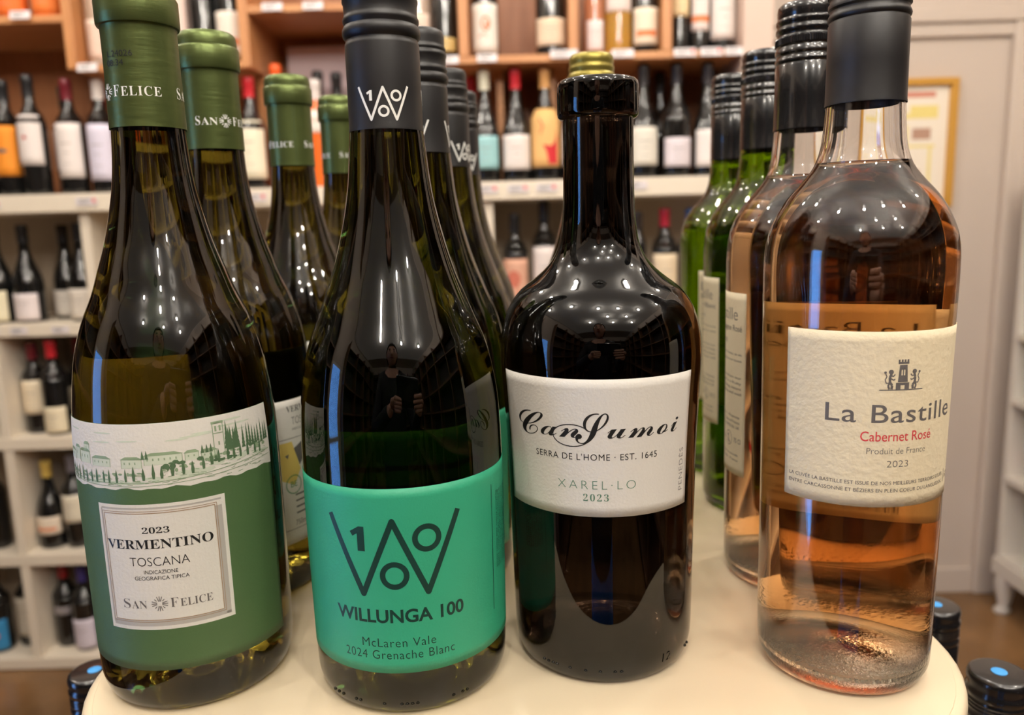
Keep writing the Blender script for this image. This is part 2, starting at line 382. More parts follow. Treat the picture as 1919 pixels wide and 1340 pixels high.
for (x, z, c) in ((-.62, .05, (205, 80, 110)), (-.58, .052, (190, 180, 110)), (-.50, .05, (200, 120, 150))):
    P = Print()
    for k in range(6): P.disc(x*1000+9*cos(k*pi/3), z*1000+9*sin(k*pi/3), 6, 6, 8)
    bm = bmesh.new()
    for f in P.F:
        bm.faces.new([bm.verts.new((P.V[i][0]/1000+.5225, -.0025, P.V[i][1]/1000)) for i in f][::1])
    link('printed_flower', from_bm(bm, 'f'), mat('flower%d' % c[0], c, .7), pst)

# ------------------------------------------------------------------ framed picture on the wall
fr = empty('picture_frame', (1.27, Y1, .21), 'gold framed poster hanging on the pinkish wall behind the rose bottle', 'picture')
gf = mat('gold_frame', (196, 146, 62), .4, metal=.2)
def fpart(n, *a, **k): return part(box(n, *a, **k), fr)
fpart('frame_rail', 1.105, 1.435, Y1-.03, Y1-.001, .59, .612, gf, bev=.002); fpart('frame_rail', 1.105, 1.435, Y1-.03, Y1-.001, .21, .232, gf, bev=.002)
fpart('frame_stile', 1.105, 1.128, Y1-.03, Y1-.001, .232, .59, gf, bev=.002); fpart('frame_stile', 1.412, 1.435, Y1-.03, Y1-.001, .232, .59, gf, bev=.002)
fpart('backing_paper', 1.128, 1.412, Y1-.012, Y1-.008, .232, .59, mat('poster_cream', (232, 222, 206), .5))
def flat(name, rects, m, y, root):
    bm = bmesh.new()
    for (x0, x1, z0, z1) in rects: bm.faces.new([bm.verts.new(p) for p in ((x0, y, z0), (x1, y, z0), (x1, y, z1), (x0, y, z1))])
    o = link(name, from_bm(bm, name), m, root); o.location = -root.location; return o
flat('printed_heading', [(1.15, 1.37, .555, .572)], mat('p_red', (200, 130, 110), .6), Y1-.0125, fr)
flat('printed_map', [(1.16, 1.38, .49, .505), (1.29, 1.38, .505, .53), (1.28, 1.375, .40, .408), (1.28, 1.287, .408, .47), (1.355, 1.365, .27, .40), (1.16, 1.25, .26, .40)], mat('p_yellow', (226, 208, 130), .6), Y1-.0125, fr)
flat('printed_picture', [(1.30, 1.36, .425, .46), (1.30, 1.33, .30, .33)], mat('p_brown', (176, 140, 120), .6), Y1-.0125, fr)

# ------------------------------------------------------------------ white dresser at the right
dr = empty('dresser', (1.78, 2.05, FLOOR), 'white painted dresser with open shelves and curved legs at the right wall', 'cabinet')
dm = mat('dresser_paint', (205, 198, 188), .45)
def dpart(n, *a, **k): return part(box(n, *a, **k), dr)
DX0, DX1, DY0, DY1 = 1.60, 1.98, 1.2, 2.47
dpart('side_panel', DX0, DX1, DY1-.025, DY1, -.98, .30, dm, bev=.002); dpart('side_panel', DX0, DX1, DY0, DY0+.025, -.98, .30, dm, bev=.002)
dpart('back_panel', DX1-.012, DX1, DY0, DY1, -.98, .30, dm)
for z in (-.93, -.66, -.40, -.19, .28): dpart('shelf_board', DX0-.005, DX1, DY0+.02, DY1-.02, z-.022, z, dm, bev=.002)
dpart('apron', DX0-.01, DX0+.015, DY0+.02, DY1, -1.0, -.945, dm, bev=.003)
def cabriole(x, y, sx, sy):
    bm = bmesh.new(); n = 14; rings = []
    for k in range(n+1):
        t = k/n; z = .155*(1-t); bend = .022*sin(t*pi*1.1)*(1-t*.4)-.03*t**3*-1
        r = .034*(1-t)+.012 + (.012 if t > .9 else 0)
        c = (-sx*bend*.9*(1 if t < .95 else 1), -sy*bend*.9)
        rings.append([bm.verts.new((c[0]+r*cos(a), c[1]+r*sin(a), z)) for a in [2*pi*j/12 for j in range(12)]])
    for a, b in zip(rings, rings[1:]):
        for j in range(12): bm.faces.new((a[j], b[j], b[(j+1) % 12], a[(j+1) % 12]))
    bm.faces.new(rings[0]); bm.faces.new(rings[-1][::-1])
    o = link('leg', from_bm(bm, 'leg'), dm, dr, True); o.location = Vector((x, y, FLOOR))-dr.location
for x, y, sx, sy in ((DX0+.04, DY1-.05, 1, -1), (DX0+.04, DY0+.05, 1, 1), (DX1-.05, DY1-.05, -1, -1), (DX1-.05, DY0+.05, -1, 1)): cabriole(x, y, sx, sy)
bx_ = tag(box('box', 1.66, 1.74, 2.30, 2.42, -.6585, -.54, mat('carton_white', (222, 214, 210), .5), bev=.002), 'small white and red carton on the dresser shelf at the right edge', 'box')
bm = bmesh.new(); box_bm(bm, -.0408, .0408, -.0608, .0608, .03, .07); link('printed_band', from_bm(bm, 'band'), mat('carton_red', (170, 50, 60), .5), bx_)

# ------------------------------------------------------------------ unseen dark shelving, added to deepen the reflections in the bottles
dk = mat('dark_back', (52, 44, 40), .6)
dkw = mat('dark_shelf_wood', (96, 70, 50), .5)
for i, (x0, x1) in enumerate(((-2.0, -.05), (.0, 1.95))):
    t = empty('tall_bookcase', ((x0+x1)/2, -4.0, FLOOR), ['tall dark wood wine shelf behind the camera on the window side', 'tall dark wood wine shelf behind the camera on the dresser side'][i], 'shelf')
    part(box('back_panel', x0, x1, -4.19, -4.17, FLOOR, 1.3, dk), t)
    for q in range(4): x = x0+(x1-x0)*q/3; part(box('upright', x-.015, x+.015, -4.17, -3.85, FLOOR, 1.3, dkw), t)
    for k in range(7): part(box('shelf_board', x0+.02, x1-.02, -4.17, -3.85, FLOOR+.05+k*.37, FLOOR+.075+k*.37, dkw), t)

for (xa, xb, y0, y1, text) in ((X0+.01, X0+.30, -3.8, -.75, 'long dark wood wine shelf along the window wall behind the camera'), (X0+.01, X0+.30, .06, 2.2, 'short dark wood wine shelf between the window and the white unit'), (X1-.30, X1-.01, -3.8, 1.1, 'long dark wood wine shelf along the dresser side wall')):
    t = empty('tall_bookcase', ((xa+xb)/2, (y0+y1)/2, FLOOR), text, 'shelf')  # side shelves added so the glass mirrors dark walls
    bk = xa if xa < 0 else xb-.012
    part(box('back_panel', bk, bk+.012, y0, y1, FLOOR, 1.3, dk), t)
    n = max(2, int((y1-y0)/.7)); xf0, xf1 = (xa+.012, xb) if xa < 0 else (xa, xb-.012)
    for q in range(n+1): y = y0+(y1-y0)*q/n; part(box('upright', xf0, xf1, y-.012, y+.012, FLOOR, 1.3, dkw), t)
    for k in range(7): part(box('shelf_board', xf0, xf1, y0+.012, y1-.012, FLOOR+.05+k*.37, FLOOR+.075+k*.37, dkw), t)

# ------------------------------------------------------------------ ceiling lamps
lampbody = mat('lamp_white', (235, 235, 235), .4)
lm = lathe_mesh('spot_housing', [(0, .0), (.035, 0), (.045, -.01), (.045, -.05), (.038, -.052), (.03, -.03), (0, -.03)], 24)
lm.materials.append(lampbody)
names_l = ['above the oak shelves', 'above the white counter', 'in the middle row of the ceiling', 'over the display table', 'behind the camera']
for i, (x, y, p) in enumerate(LAMPS):
    t = bpy.data.objects.new('ceiling_spotlight', None); COL.objects.link(t); t.location = (x, y, CEIL)
    row = 'row above the shelves' if y > 1 else 'row before the shelves' if y > .6 else 'row over the display stand' if y > -.6 else 'row behind the camera'
    same = sorted(q[0] for q in LAMPS if (q[1] > 1, q[1] > .6, q[1] > -.6) == (y > 1, y > .6, y > -.6))
    nth = ['first', 'second', 'third', 'fourth', 'fifth', 'sixth'][same.index(x)]
    tag(t, 'ceiling spotlight, %s from the window, %s' % (nth, row), 'lamp', 'ceiling spotlights')
    o = bpy.data.objects.new('housing', lm); COL.objects.link(o); o.parent = t
    l = bpy.data.lights.new('bulb', 'POINT'); l.energy = p*1.35; l.shadow_soft_size = .04; l.color = LAMP_COL
    b = bpy.data.objects.new('bulb', l); COL.objects.link(b); b.parent = t; b.location = (0, 0, -.085)

# ------------------------------------------------------------------ the photographer (mirrored in the bottles) with a phone
def skin(name, V, E, m, parent, sub=2):
    me = bpy.data.meshes.new(name); me.from_pydata([v[0] for v in V], E, []); o = bpy.data.objects.new(name, me); COL.objects.link(o)
    k = o.modifiers.new('s', 'SKIN'); k.use_smooth_shade = True; o.modifiers.new('d', 'SUBSURF').levels = sub
    for i, v in enumerate(V):
        r = v[1]; me.skin_vertices[0].data[i].radius = r if isinstance(r, tuple) else (r, r); me.skin_vertices[0].data[i].use_root = i == 0
    dg = bpy.context.evaluated_depsgraph_get(); me2 = bpy.data.meshes.new_from_object(o.evaluated_get(dg)); bpy.data.objects.remove(o); return me2
CP = Vector((0, 0, .19693))
def ph(r, u, f): return tuple(CP+R_*r+U_*u+F_*f)
skin_m = mat('skin', (206, 160, 136), .5); knit = mat('black_knit', (22, 22, 26), .8); denim = mat('blue_denim', (52, 108, 190), .75, bump=(700, .2, .0005)); hairm = mat('brown_hair', (52, 36, 26), .6); shoe_m = mat('white_shoe', (210, 208, 204), .5)
PX, PY = -0.05, -.40
person = empty('person', (PX, PY, FLOOR), 'person in a black sweater and blue jeans holding a phone over the bottles', 'person')
hip = (PX, PY, -.20); chest = (PX, PY+.01, .16); neck = (PX, PY+.03, .335)
sho = {-1: (PX-.17, PY+.01, .275), 1: (PX+.17, PY+.01, .275)}
elb = {-1: (PX-.235, PY+.15, .035), 1: (PX+.235, PY+.15, .035)}
wri = {-1: ph(-.055, -.060, -.055), 1: ph(.165, -.060, -.055)}
def legpts(sx): return [(PX+sx*.09, PY, -.26), (PX+sx*.10, PY+.015, -.66), (PX+sx*.11, PY-.01, -1.05)]
BV = [(hip, (.115, .085)), ((PX, PY, -.02), (.12, .09)), (chest, (.145, .11)), ((PX, PY+.01, .27), (.12, .085)), (neck, .05), ((PX, PY+.045, .39), .052)]; BE_ = [(0, 1), (1, 2), (2, 3), (3, 4), (4, 5)]
for sx in (-1, 1):
    n = len(BV); BV += [(sho[sx], .05), (elb[sx], .038), (wri[sx], .024)]; BE_ += [(3, n), (n, n+1), (n+1, n+2)]
    n = len(BV); L = legpts(sx); BV += [(L[0], .062), (L[1], .048), (L[2], .038), ((L[2][0], L[2][1]+.12, -1.105), .03)]; BE_ += [(0, n), (n, n+1), (n+1, n+2), (n+2, n+3)]
parts_ = [skin('body', BV, BE_, skin_m, person)]
hb_ = bmesh.new(); bmesh.ops.create_uvsphere(hb_, u_segments=28, v_segments=20, radius=1)
for v in hb_.verts:
    x, y, z = v.co; w_ = 1-.22*max(0, -z)**1.5
    y2 = y*(.096 if y > 0 else .105); 
    v.co = (PX+x*.075*w_, PY+.06+y2*w_+(.012*math.exp(-((x/.18)**2+((z+.12)/.2)**2)) if y > .3 else 0)-(.008*math.exp(-(((abs(x)-.38)/.16)**2+((z-.06)/.13)**2)) if y > .3 else 0), .465+z*.118)
parts_.append(from_bm(hb_, 'head'))
def chain(pts, r0, r1):
    n = len(pts); return skin('f', [(p, r0+(r1-r0)*i/(n-1)) for i, p in enumerate(pts)], [(i, i+1) for i in range(n-1)], skin_m, None, 1)
for sx in (-1, 1):
    ex = -.0225 if sx < 0 else .1325         # phone edge
    q = lambda a: ex+sx*a
    parts_.append(skin('palm', [(wri[sx], (.024, .018)), (ph(q(.022), -.045, -.030), (.030, .014)), (ph(q(.020), -.030, -.010), (.028, .010))], [(0, 1), (1, 2)], skin_m, None, 1))
    for k in range(4):
        u = -.020-.014*k if sx > 0 else -.030-.010*k; l = (.060, .066, .062, .050)[k]*(.8 if sx > 0 else .42)
        parts_.append(chain([ph(q(.016), u, -.006), ph(q(.013), u, .009), ph(q(-l*.5), u-.002, .0085), ph(q(-l), u-.004, .0045)], .0085, .0062))
    parts_.append(chain([ph(q(.022), -.050, -.032), ph(q(.004), -.044, -.0295), ph(q(-.022), -.036, -.0265)], .011, .0075))
bd_ = link('body', join_mesh('body', parts_), skin_m, person, True); 
def cover(name, V, E, m): o = link(name, skin(name, V, E, m, None), m, person, True); return o
TV = [((PX, PY, -.36), (.195, .150)), ((PX, PY, -.12), (.172, .134)), (chest, (.175, .13)), ((PX, PY+.01, .275), (.13, .095)), ((PX, PY+.02, .318), .06)]; TE = [(0, 1), (1, 2), (2, 3), (3, 4)]
for sx in (-1, 1):
    n = len(TV); w2 = tuple(Vector(elb[sx]).lerp(Vector(wri[sx]), .93)); TV += [(sho[sx], .062), (elb[sx], .05), (w2, .033)]; TE += [(3, n), (n, n+1), (n+1, n+2)]
cover('sweater', TV, TE, knit)
jm = [skin('pelvis', [((PX, PY, -.06), (.150, .115)), ((PX, PY, -.22), (.172, .132)), ((PX, PY, -.43), (.160, .122))], [(0, 1), (1, 2)], denim, None)]
for sx in (-1, 1):
    L = legpts(sx); jm.append(skin('trouser', [((L[0][0]-sx*.012, PY, -.20), .088), ((L[0][0], PY, -.42), .090), (L[1], .070), (L[2], .058)], [(0, 1), (1, 2), (2, 3)], denim, None))
link('jeans', join_mesh('jeans', jm), denim, person, True)
for sx in (-1, 1):
    L = legpts(sx)[2]; cover('shoe', [((L[0], L[1]-.03, -1.095), .036), ((L[0], L[1]+.06, -1.098), .036), ((L[0]+sx*.01, L[1]+.16, -1.104), .030)], [(0, 1), (1, 2)], shoe_m)
hb_ = bmesh.new(); bmesh.ops.create_uvsphere(hb_, u_segments=28, v_segments=18, radius=1)
bmesh.ops.delete(hb_, geom=[v for v in hb_.verts if v.co.y > .35 and v.co.z < .45 or v.co.z < -.75], context='VERTS')
for v in hb_.verts: v.co = (PX+v.co.x*.086, PY+.052+v.co.y*.116, .472+v.co.z*.126)
link('hair', from_bm(hb_, 'hair'), hairm, person, True)
for sx in (-1, 1):
    hb_ = bmesh.new(); bmesh.ops.create_uvsphere(hb_, u_segments=12, v_segments=8, radius=.011, matrix=Matrix.Translation((PX+sx*.029, PY+.140, .471))); link('eye', from_bm(hb_, 'eye'), mat('eye_white', (230, 228, 224), .2), person, True)
    hb_ = bmesh.new(); bmesh.ops.create_uvsphere(hb_, u_segments=12, v_segments=8, radius=1, matrix=Matrix.Translation((PX+sx*.078, PY+.055, .46)) @ Matrix.Diagonal((.010, .020, .032, 1))); link('ear', from_bm(hb_, 'ear'), skin_m, person, True)
for sx in (-1, 1):
    hb_ = bmesh.new(); bmesh.ops.create_uvsphere(hb_, u_segments=10, v_segments=8, radius=.0055, matrix=Matrix.Translation((PX+sx*.029, PY+.1495, .471))); link('iris', from_bm(hb_, 'iris'), hairm, person, True)
    hb_ = bmesh.new(); bmesh.ops.create_uvsphere(hb_, u_segments=12, v_segments=8, radius=1, matrix=Matrix.Translation((PX+sx*.030, PY+.148, .492)) @ Matrix.Diagonal((.016, .008, .003, 1))); link('eyebrow', from_bm(hb_, 'brow'), hairm, person, True)
hb_ = bmesh.new(); bmesh.ops.create_cone(hb_, cap_ends=True, segments=10, radius1=.016, radius2=.006, depth=.048, matrix=Matrix.Translation((PX, PY+.156, .447)) @ Matrix.Rotation(radians(14), 4, 'X')); link('nose', from_bm(hb_, 'nose'), skin_m, person, True)
hb_ = bmesh.new(); bmesh.ops.create_uvsphere(hb_, u_segments=14, v_segments=8, radius=1, matrix=Matrix.Translation((PX, PY+.143, .405)) @ Matrix.Diagonal((.024, .007, .006, 1))); link('mouth', from_bm(hb_, 'mouth'), mat('lips', (176, 96, 90), .5), person, True)
for ch in person.children: ch.location = -person.location
phm = bmesh.new(); box_bm(phm, -.0775, .0775, -.004, .004, -.038, .038, .0035)
phone = link('phone', from_bm(phm, 'phone'), gloss_black); tag(phone, 'black phone held sideways above the table by the person', 'phone')
PM = Matrix(((R_.x, F_.x, U_.x), (R_.y, F_.y, U_.y), (R_.z, F_.z, U_.z))).to_4x4(); PM.translation = Vector(ph(.055, -.018, -.0125)); phone.matrix_world = PM
scm = mat('phone_screen', (200, 190, 180), .2); b_ = bmesh.new(); b_.faces.new([b_.verts.new(p) for p in ((-.072, -.0042, -.034), (.072, -.0042, -.034), (.072, -.0042, .034), (-.072, -.0042, .034))]); link('screen', from_bm(b_, 'screen'), scm, phone)

# ------------------------------------------------------------------ display table
def rrect(x0, x1, y0, y1, r, n=14):
    out = []
    for cx, cy_, a0 in ((x1-r, y1-r, 0), (x0+r, y1-r, 90), (x0+r, y0+r, 180), (x1-r, y0+r, 270)):
        out += [(cx+r*cos(radians(a0+90*k/n)), cy_+r*sin(radians(a0+90*k/n))) for k in range(n+1)]
    return out
def slab(name, x0, x1, y0, y1, r, z0, z1, m, parent, bev=.003):
    bm = bmesh.new(); vs = [bm.verts.new((x, y, z0)) for x, y in rrect(x0, x1, y0, y1, r)]
    f = bm.faces.new(vs); r_ = bmesh.ops.extrude_face_region(bm, geom=[f]); top = [v for v in r_['geom'] if isinstance(v, bmesh.types.BMVert)]
    for v in top: v.co.z = z1
    bm.normal_update(); bmesh.ops.recalc_face_normals(bm, faces=bm.faces[:])
    if bev:
        es = [e for e in bm.edges if all(abs(v.co.z-z1) < 1e-6 for v in e.verts)]
        bmesh.ops.bevel(bm, geom=es, offset=bev, segments=3, affect='EDGES', profile=.5)
    o = link(name, from_bm(bm, name), m, parent, True); o.data.set_sharp_from_angle(angle=radians(40)); return o
table = empty('display_table', (0, .48, FLOOR), 'cream rounded display stand with front wine bottles on its top', 'table')
def tpart(o): o.location = Vector((0, -.48, -FLOOR)); return o
tpart(slab('tabletop', -.195, .197, .25, .74, .09, -.028, -.0006, cream_laminate, table, .0035))
tpart(slab('top_inlay', -.1905, .1925, .2545, .7355, .0855, -.001, 0, cream_laminate, table, .0004))
tpart(slab('pedestal', -.15, .15, .33, .68, .04, -1.134, -.028, white_laminate, table, 0))
tpart(slab('lower_shelf', -.345, .345, .27, .78, .05, -.375, -.355, cream_laminate, table, .003))

# ------------------------------------------------------------------ hero bottle profiles (r, z)
mm = lambda L: [(r/1000, z/1000) for r, z in L]
SFp = mm([(36, 0.6), (38.4, 3), (40.3, 8), (41.0, 16), (41.3, 40), (41.4, 70), (41.3, 100), (40.9, 116), (39.6, 131), (37.3, 147), (33.4, 160.5), (28.4, 172), (25.0, 182), (21.4, 193), (18.4, 205), (16.2, 216), (14.9, 227), (14.1, 240)])
WIp = mm([(37.5, .6), (39.8, 3), (41.6, 8), (42.1, 16), (42.4, 40), (42.8, 80), (42.7, 100), (42.4, 113), (41.6, 126), (39.7, 138), (37.0, 149), (32.6, 160), (28.3, 171), (24.7, 181), (21.5, 192), (18.9, 203), (17.0, 214), (15.8, 225), (14.6, 238)])
CSp = mm([(36.5, .6), (38.6, 3), (40.2, 8), (40.9, 16), (41.4, 44), (42.3, 93), (43.6, 122), (44.4, 136), (44.0, 147), (41.8, 156.5), (38.6, 163), (34.6, 168), (29.4, 172), (24.6, 176), (20.6, 180.5), (17.9, 186), (16.4, 193), (15.5, 204), (15.1, 220), (15.0, 238)])
ROp = mm([(31.5, .6), (34.0, 2), (35.6, 6), (36.1, 14), (36.3, 40), (36.5, 80), (36.9, 130), (37.3, 160), (37.45, 174), (36.9, 184), (35.3, 191), (32.5, 197.5), (28.4, 204), (23.2, 210), (18.8, 216), (16.2, 224), (15.1, 236), (14.7, 246)])
def punt(base_r, h, n=8, z0=.0006):
    """from the centre of the base hollow out to the standing ring"""
    out = []
    for k in range(n+1):
        t = k/n; out.append((base_r*t, z0+h*(1-t**2.4)))
    return out[:-1]
def solid_bottle(prof, neck_r, top_z, ph=.018):
    return punt(prof[0][0]*.93, ph)+[(prof[0][0]*.965, 0.0)]+smooth_profile(prof)+[(neck_r, top_z-.004), (neck_r-.003, top_z), (0, top_z)]
def with_az(o, deg): o.rotation_euler = (0, 0, radians(deg)); return o

# --- green capsule bottle (white wine with the landscape label)
SFr = rfun_of(smooth_profile(SFp))
def make_sf():
    t = empty('wine_bottle', (0, 0, 0), 'x', 'bottle')
    lathe('glass_body', solid_bottle(SFp, .0135, .290), brown_glass, t, 112)
    cap = smooth_profile(mm([(14.75, 238.8), (14.7, 239.6), (14.55, 250), (14.35, 262), (14.3, 272), (14.35, 277.3)]))+mm([(14.5, 277.9), (15.4, 278.3), (15.75, 279.2), (15.75, 288.6), (15.3, 289.6), (14.9, 290.0), (14.9, 293.0), (14.4, 295.6), (13.2, 296.8), (0, 297.2)])
    cp = lathe('capsule', cap, olive_foil, t, 96)
    cr = rfun_of(cap)
    P = Print()
    for k in (0, 1):
        u = k*pi*14.6
        P.text(serif('S'), u+1.5, 252.6, width=2.5, height=4.5, offset=-.008); P.text(serif('AN'), u+3.4, 252.2, width=8.0, height=3.7, align='L', offset=-.006)
        burst(P, u+15.4, 252.4, 3.3, .36)
        P.text(serif('F'), u+21.0, 252.6, width=2.8, height=4.5, offset=-.008); P.text(serif('ELICE'), u+23.2, 252.2, width=15.4, height=3.7, align='L', offset=-.006, spacing=1.12)
    P.wrap('capsule_lettering', cr, .00008, ink_white, cp, rref=.0146)
    # overlapping seam of the foil
    S = Print(); S.rect(-6.2, -5.9, 239.4, 277); S.wrap('capsule_seam', cr, .00012, mat('seam_green', (62, 78, 42), .5), cp, rref=.0146)
    return t, cp
def sf_label(t):
    c0, c1 = -64, 80.5
    lb = patch('front_label', c0, c1, .0214, .1245, SFr, .00006, paper_green, t)
    K = .0412; A = lambda deg: radians(deg)*K*1000
    # white sky with the scene
    P = Print(); n = 40; x0, x1 = A(c0), A(c1)
    top = [(x0+(x1-x0)*k/n, 124.45) for k in range(n+1)]; bot = [(x0+(x1-x0)*k/n, 98.6+.35*sin(k*1.7)+.25*sin(k*.9)) for k in range(n+1)]
    for k in range(n): P.poly([bot[k], bot[k+1], top[k+1], top[k]])
    P.wrap('label_picture', SFr, .00020, paper_white, lb, rref=K)
    rnd = random.Random(3)
    hill = lambda u: 105.5+1.5*sin(u*.05)+(2.2 if u > 22 else 0)*min(1, (u-22)/8 if u > 22 else 0)
    L = Print()      # pale washes
    for k in range(26):
        u = x0+3+rnd.random()*(x1-x0-8); L.disc(u, hill(u)-2.5-rnd.random()*2, 3.2, .8, 10)
    for k in range(14):
        u = x0+5+rnd.random()*(x1-x0-12); L.disc(u, 117+rnd.random()*5, 4.5, .35, 10)
    for (u, v, w_, h_) in HOUSES: L.rect(u, u+w_, v, v+h_)
    L.wrap('printed_wash', SFr, .00024, ink_pale_green, lb, rref=K)
    D = Print()      # mid green drawing
    for (u, v, w_, h_) in HOUSES:
        D.stroke([(u, v), (u, v+h_), (u+w_, v+h_), (u+w_, v)], .22); D.poly([(u-.5, v+h_), (u+w_+.5, v+h_), (u+w_*.8, v+h_+1.1), (u+w_*.2, v+h_+1.1)])
        for q in range(int(w_/2.2)): D.rect(u+1+q*2.1, u+1.5+q*2.1, v+h_*.45, v+h_*.7)
    for k in range(120):
        u = x0+2+rnd.random()*(x1-x0-4); v = 99.6+rnd.random()*(hill(u)-100.5); l = .8+rnd.random()*2.4; s_ = .3*sin(u*.2)
        D.stroke([(u, v), (u+l, v+s_)], .16+.12*rnd.random())
    for k in range(60):
        u = x0+2+rnd.random()*(x1-x0-4); D.disc(u, hill(u)-1.2+rnd.random()*1.6, .5+rnd.random()*.7, .35+rnd.random()*.5, 7)
    D.stroke([(x0+1, 102.2), (-20, 101.2), (0, 100.9), (20, 101.8), (x1-1, 104.8)], .3); D.stroke([(x0+1, 100.7), (-20, 99.9), (0, 99.6), (20, 100.4), (x1-1, 102.6)], .24)
    # bell tower
    D.stroke([(29.2, 109), (29.2, 121.5), (33.4, 121.5), (33.4, 109)], .35); D.rect(28.8, 33.8, 121.2, 122.2); D.rect(29, 33.6, 117.2, 117.6)
    D.rect(30.0, 30.8, 118.2, 120.4); D.rect(31.8, 32.6, 118.2, 120.4); D.rect(31, 31.6, 112.5, 114)
    D.wrap('printed_drawing', SFr, .00028, ink_mid_green, lb, rref=K)
    T = Print()      # dark trees
    def cypress(u, v, h, w_): T.poly([(u-w_*.35, v), (u+w_*.35, v), (u+w_*.5, v+h*.35), (u+w_*.25, v+h*.75), (u, v+h), (u-w_*.25, v+h*.75), (u-w_*.5, v+h*.35)])
    u = x0+2
    while u < x1-6:
        cypress(u, hill(u)-3.8+rnd.random()*.5, 5.0+rnd.random()*1.6, 1.1+.3*rnd.random()); u += 2.6+rnd.random()*1.5
    def fir(u, v, h, w_):
        for q in range(5):
            b = v+h*q/6; ww = w_*(1-q/6.2); T.poly([(u-ww/2, b), (u+ww/2, b), (u, b+h*.36)])
    for u in (34.6, 36.2, 37.6, 39.2, 35.4, 38.4): fir(u, 109.5+rnd.random(), 8.5+rnd.random()*3, 2.6)
    u = 42
    while u < x1-1.5: fir(u, 108.5+rnd.random()*1.2, 7.2+rnd.random()*3, 1.9); u += 1.45+rnd.random()*.7
    for u in (2.5, 4, 24.5, 26.2, 27.8): fir(u, 110.5, 3.4, 1.6)
    for k in range(26): T.disc(9+rnd.random()*9 if k % 2 else 20+rnd.random()*18, hill(15)+rnd.random()*3.2-1, .5+rnd.random()*.8, .4+rnd.random()*.5, 7)
    T.wrap('printed_trees', SFr, .00031, ink_dark_green, lb, rref=K)
    # white panel
    a0, a1 = A(-27), A(43.7); W = Print()
    W.rect(a0, a1, 39.4, 92.3); W.wrap('label_panel', SFr, .00020, paper_white, lb, rref=K)
    G = Print(); G.rect(a0+1.5, a1-1.5, 41.0, 43.4).rect(a1-4.2, a1-1.5, 41.0, 88).rect(a0+1.6, a1-1.6, 90.3, 91.0).rect(a0+1.2, a0+1.9, 42, 90.5)
    G.wrap('panel_shadow_print', SFr, .00024, ink_shadow, lb, rref=K)
    B = Print(); x0_, x1_, y0_, y1_ = a0+2.8, a1-4.3, 43.6, 88.6
    B.stroke([(x0_, y0_), (x1_, y0_), (x1_, y1_), (x0_, y1_), (x0_, y0_)], .3); x0_ -= .8; x1_ += .8; y0_ -= .8; y1_ += .8
    B.stroke([(x0_, y0_), (x1_, y0_), (x1_, y1_), (x0_, y1_), (x0_, y0_)], .22); B.wrap('panel_border', SFr, .00028, ink_brown, lb, rref=K)
    c = A(6.3); I = Print()
    I.text(serif('2023'), c, 81.6, width=10.4, height=2.5, offset=-.004); I.text(serif('VERMENTINO'), c, 75.9, width=42, height=3.9)
    I.text('TOSCANA', c, 68.6, width=23, height=3.8, offset=-.012); I.text('INDICAZIONE', c+.3, 64.2, width=13, height=1.6); I.text('GEOGRAFICA TIPICA', c+.3, 61.6, width=21, height=1.6)
    I.wrap('label_lettering', SFr, .00028, ink_black, lb, rref=K); I = Print()
    I.text(serif('S'), c-15, 50.8, width=3, height=4.2, offset=-.012); I.text(serif('AN'), c-12.8, 50.4, width=6.4, height=3.4, align='L', offset=-.008)
    burst(I, c-1.4, 50.6, 3.2, .3); I.text(serif('F'), c+4.2, 50.8, width=3, height=4.2, offset=-.012); I.text(serif('ELICE'), c+6.4, 50.4, width=12.2, height=3.4, align='L', offset=-.008)
    I.wrap('producer_lettering', SFr, .00028, ink_grey, lb, rref=K)
    return lb
HOUSES = [(-40, 108, 6, 3.5), (-33, 108.5, 4, 5), (-28.5, 108, 7, 4.8), (-25, 112.5, 3.2, 3.2), (-20, 107.5, 9, 3.2), (-6, 107, 8, 3.5), (3, 108, 14, 3.8), (18, 108.5, 5, 3), (24, 108, 6, 3)]
SF_POS = [(-.147, .335), (-.153, .426), (-.1447, .546), (-.130, .634)]
sf_lab = ['green foil capsule bottle in the front row with the green Vermentino landscape label', 'second green foil capsule bottle, directly behind the landscape label bottle', 'third green foil capsule bottle of the left row, seen between two nearer necks', 'farthest green foil capsule bottle of the left row, half behind the black capped bottle']
sf, sf_cap = make_sf(); sf['label'] = sf_lab[0]; sf['group'] = 'green capsule wine bottles in the left row'
sfl = sf_label(sf)
bk_ = patch('back_label', 200, 276, .045, .1365, SFr, .00006, paper_lit, sf); bk_['label'] = 'white back label seen through the glass'
D = Print(); D.text('L.24026', .6, 266.4, width=11, height=2.3); D.text('08:34', -1.6, 263.0, width=8, height=2.3)
D.wrap('date_code', lambda z: .0144, .0001, ink_black, sf_cap, az=0, rref=.0144)
for ch in kids(sf_cap, 'date_code'): ch.rotation_euler = (0, 0, radians(90))
sf_cap.rotation_euler = (0, 0, radians(-103.5))
sf.location = (*SF_POS[0], 0)
caps_az = {1: -16, 2: 48.7, 3: 7.6}
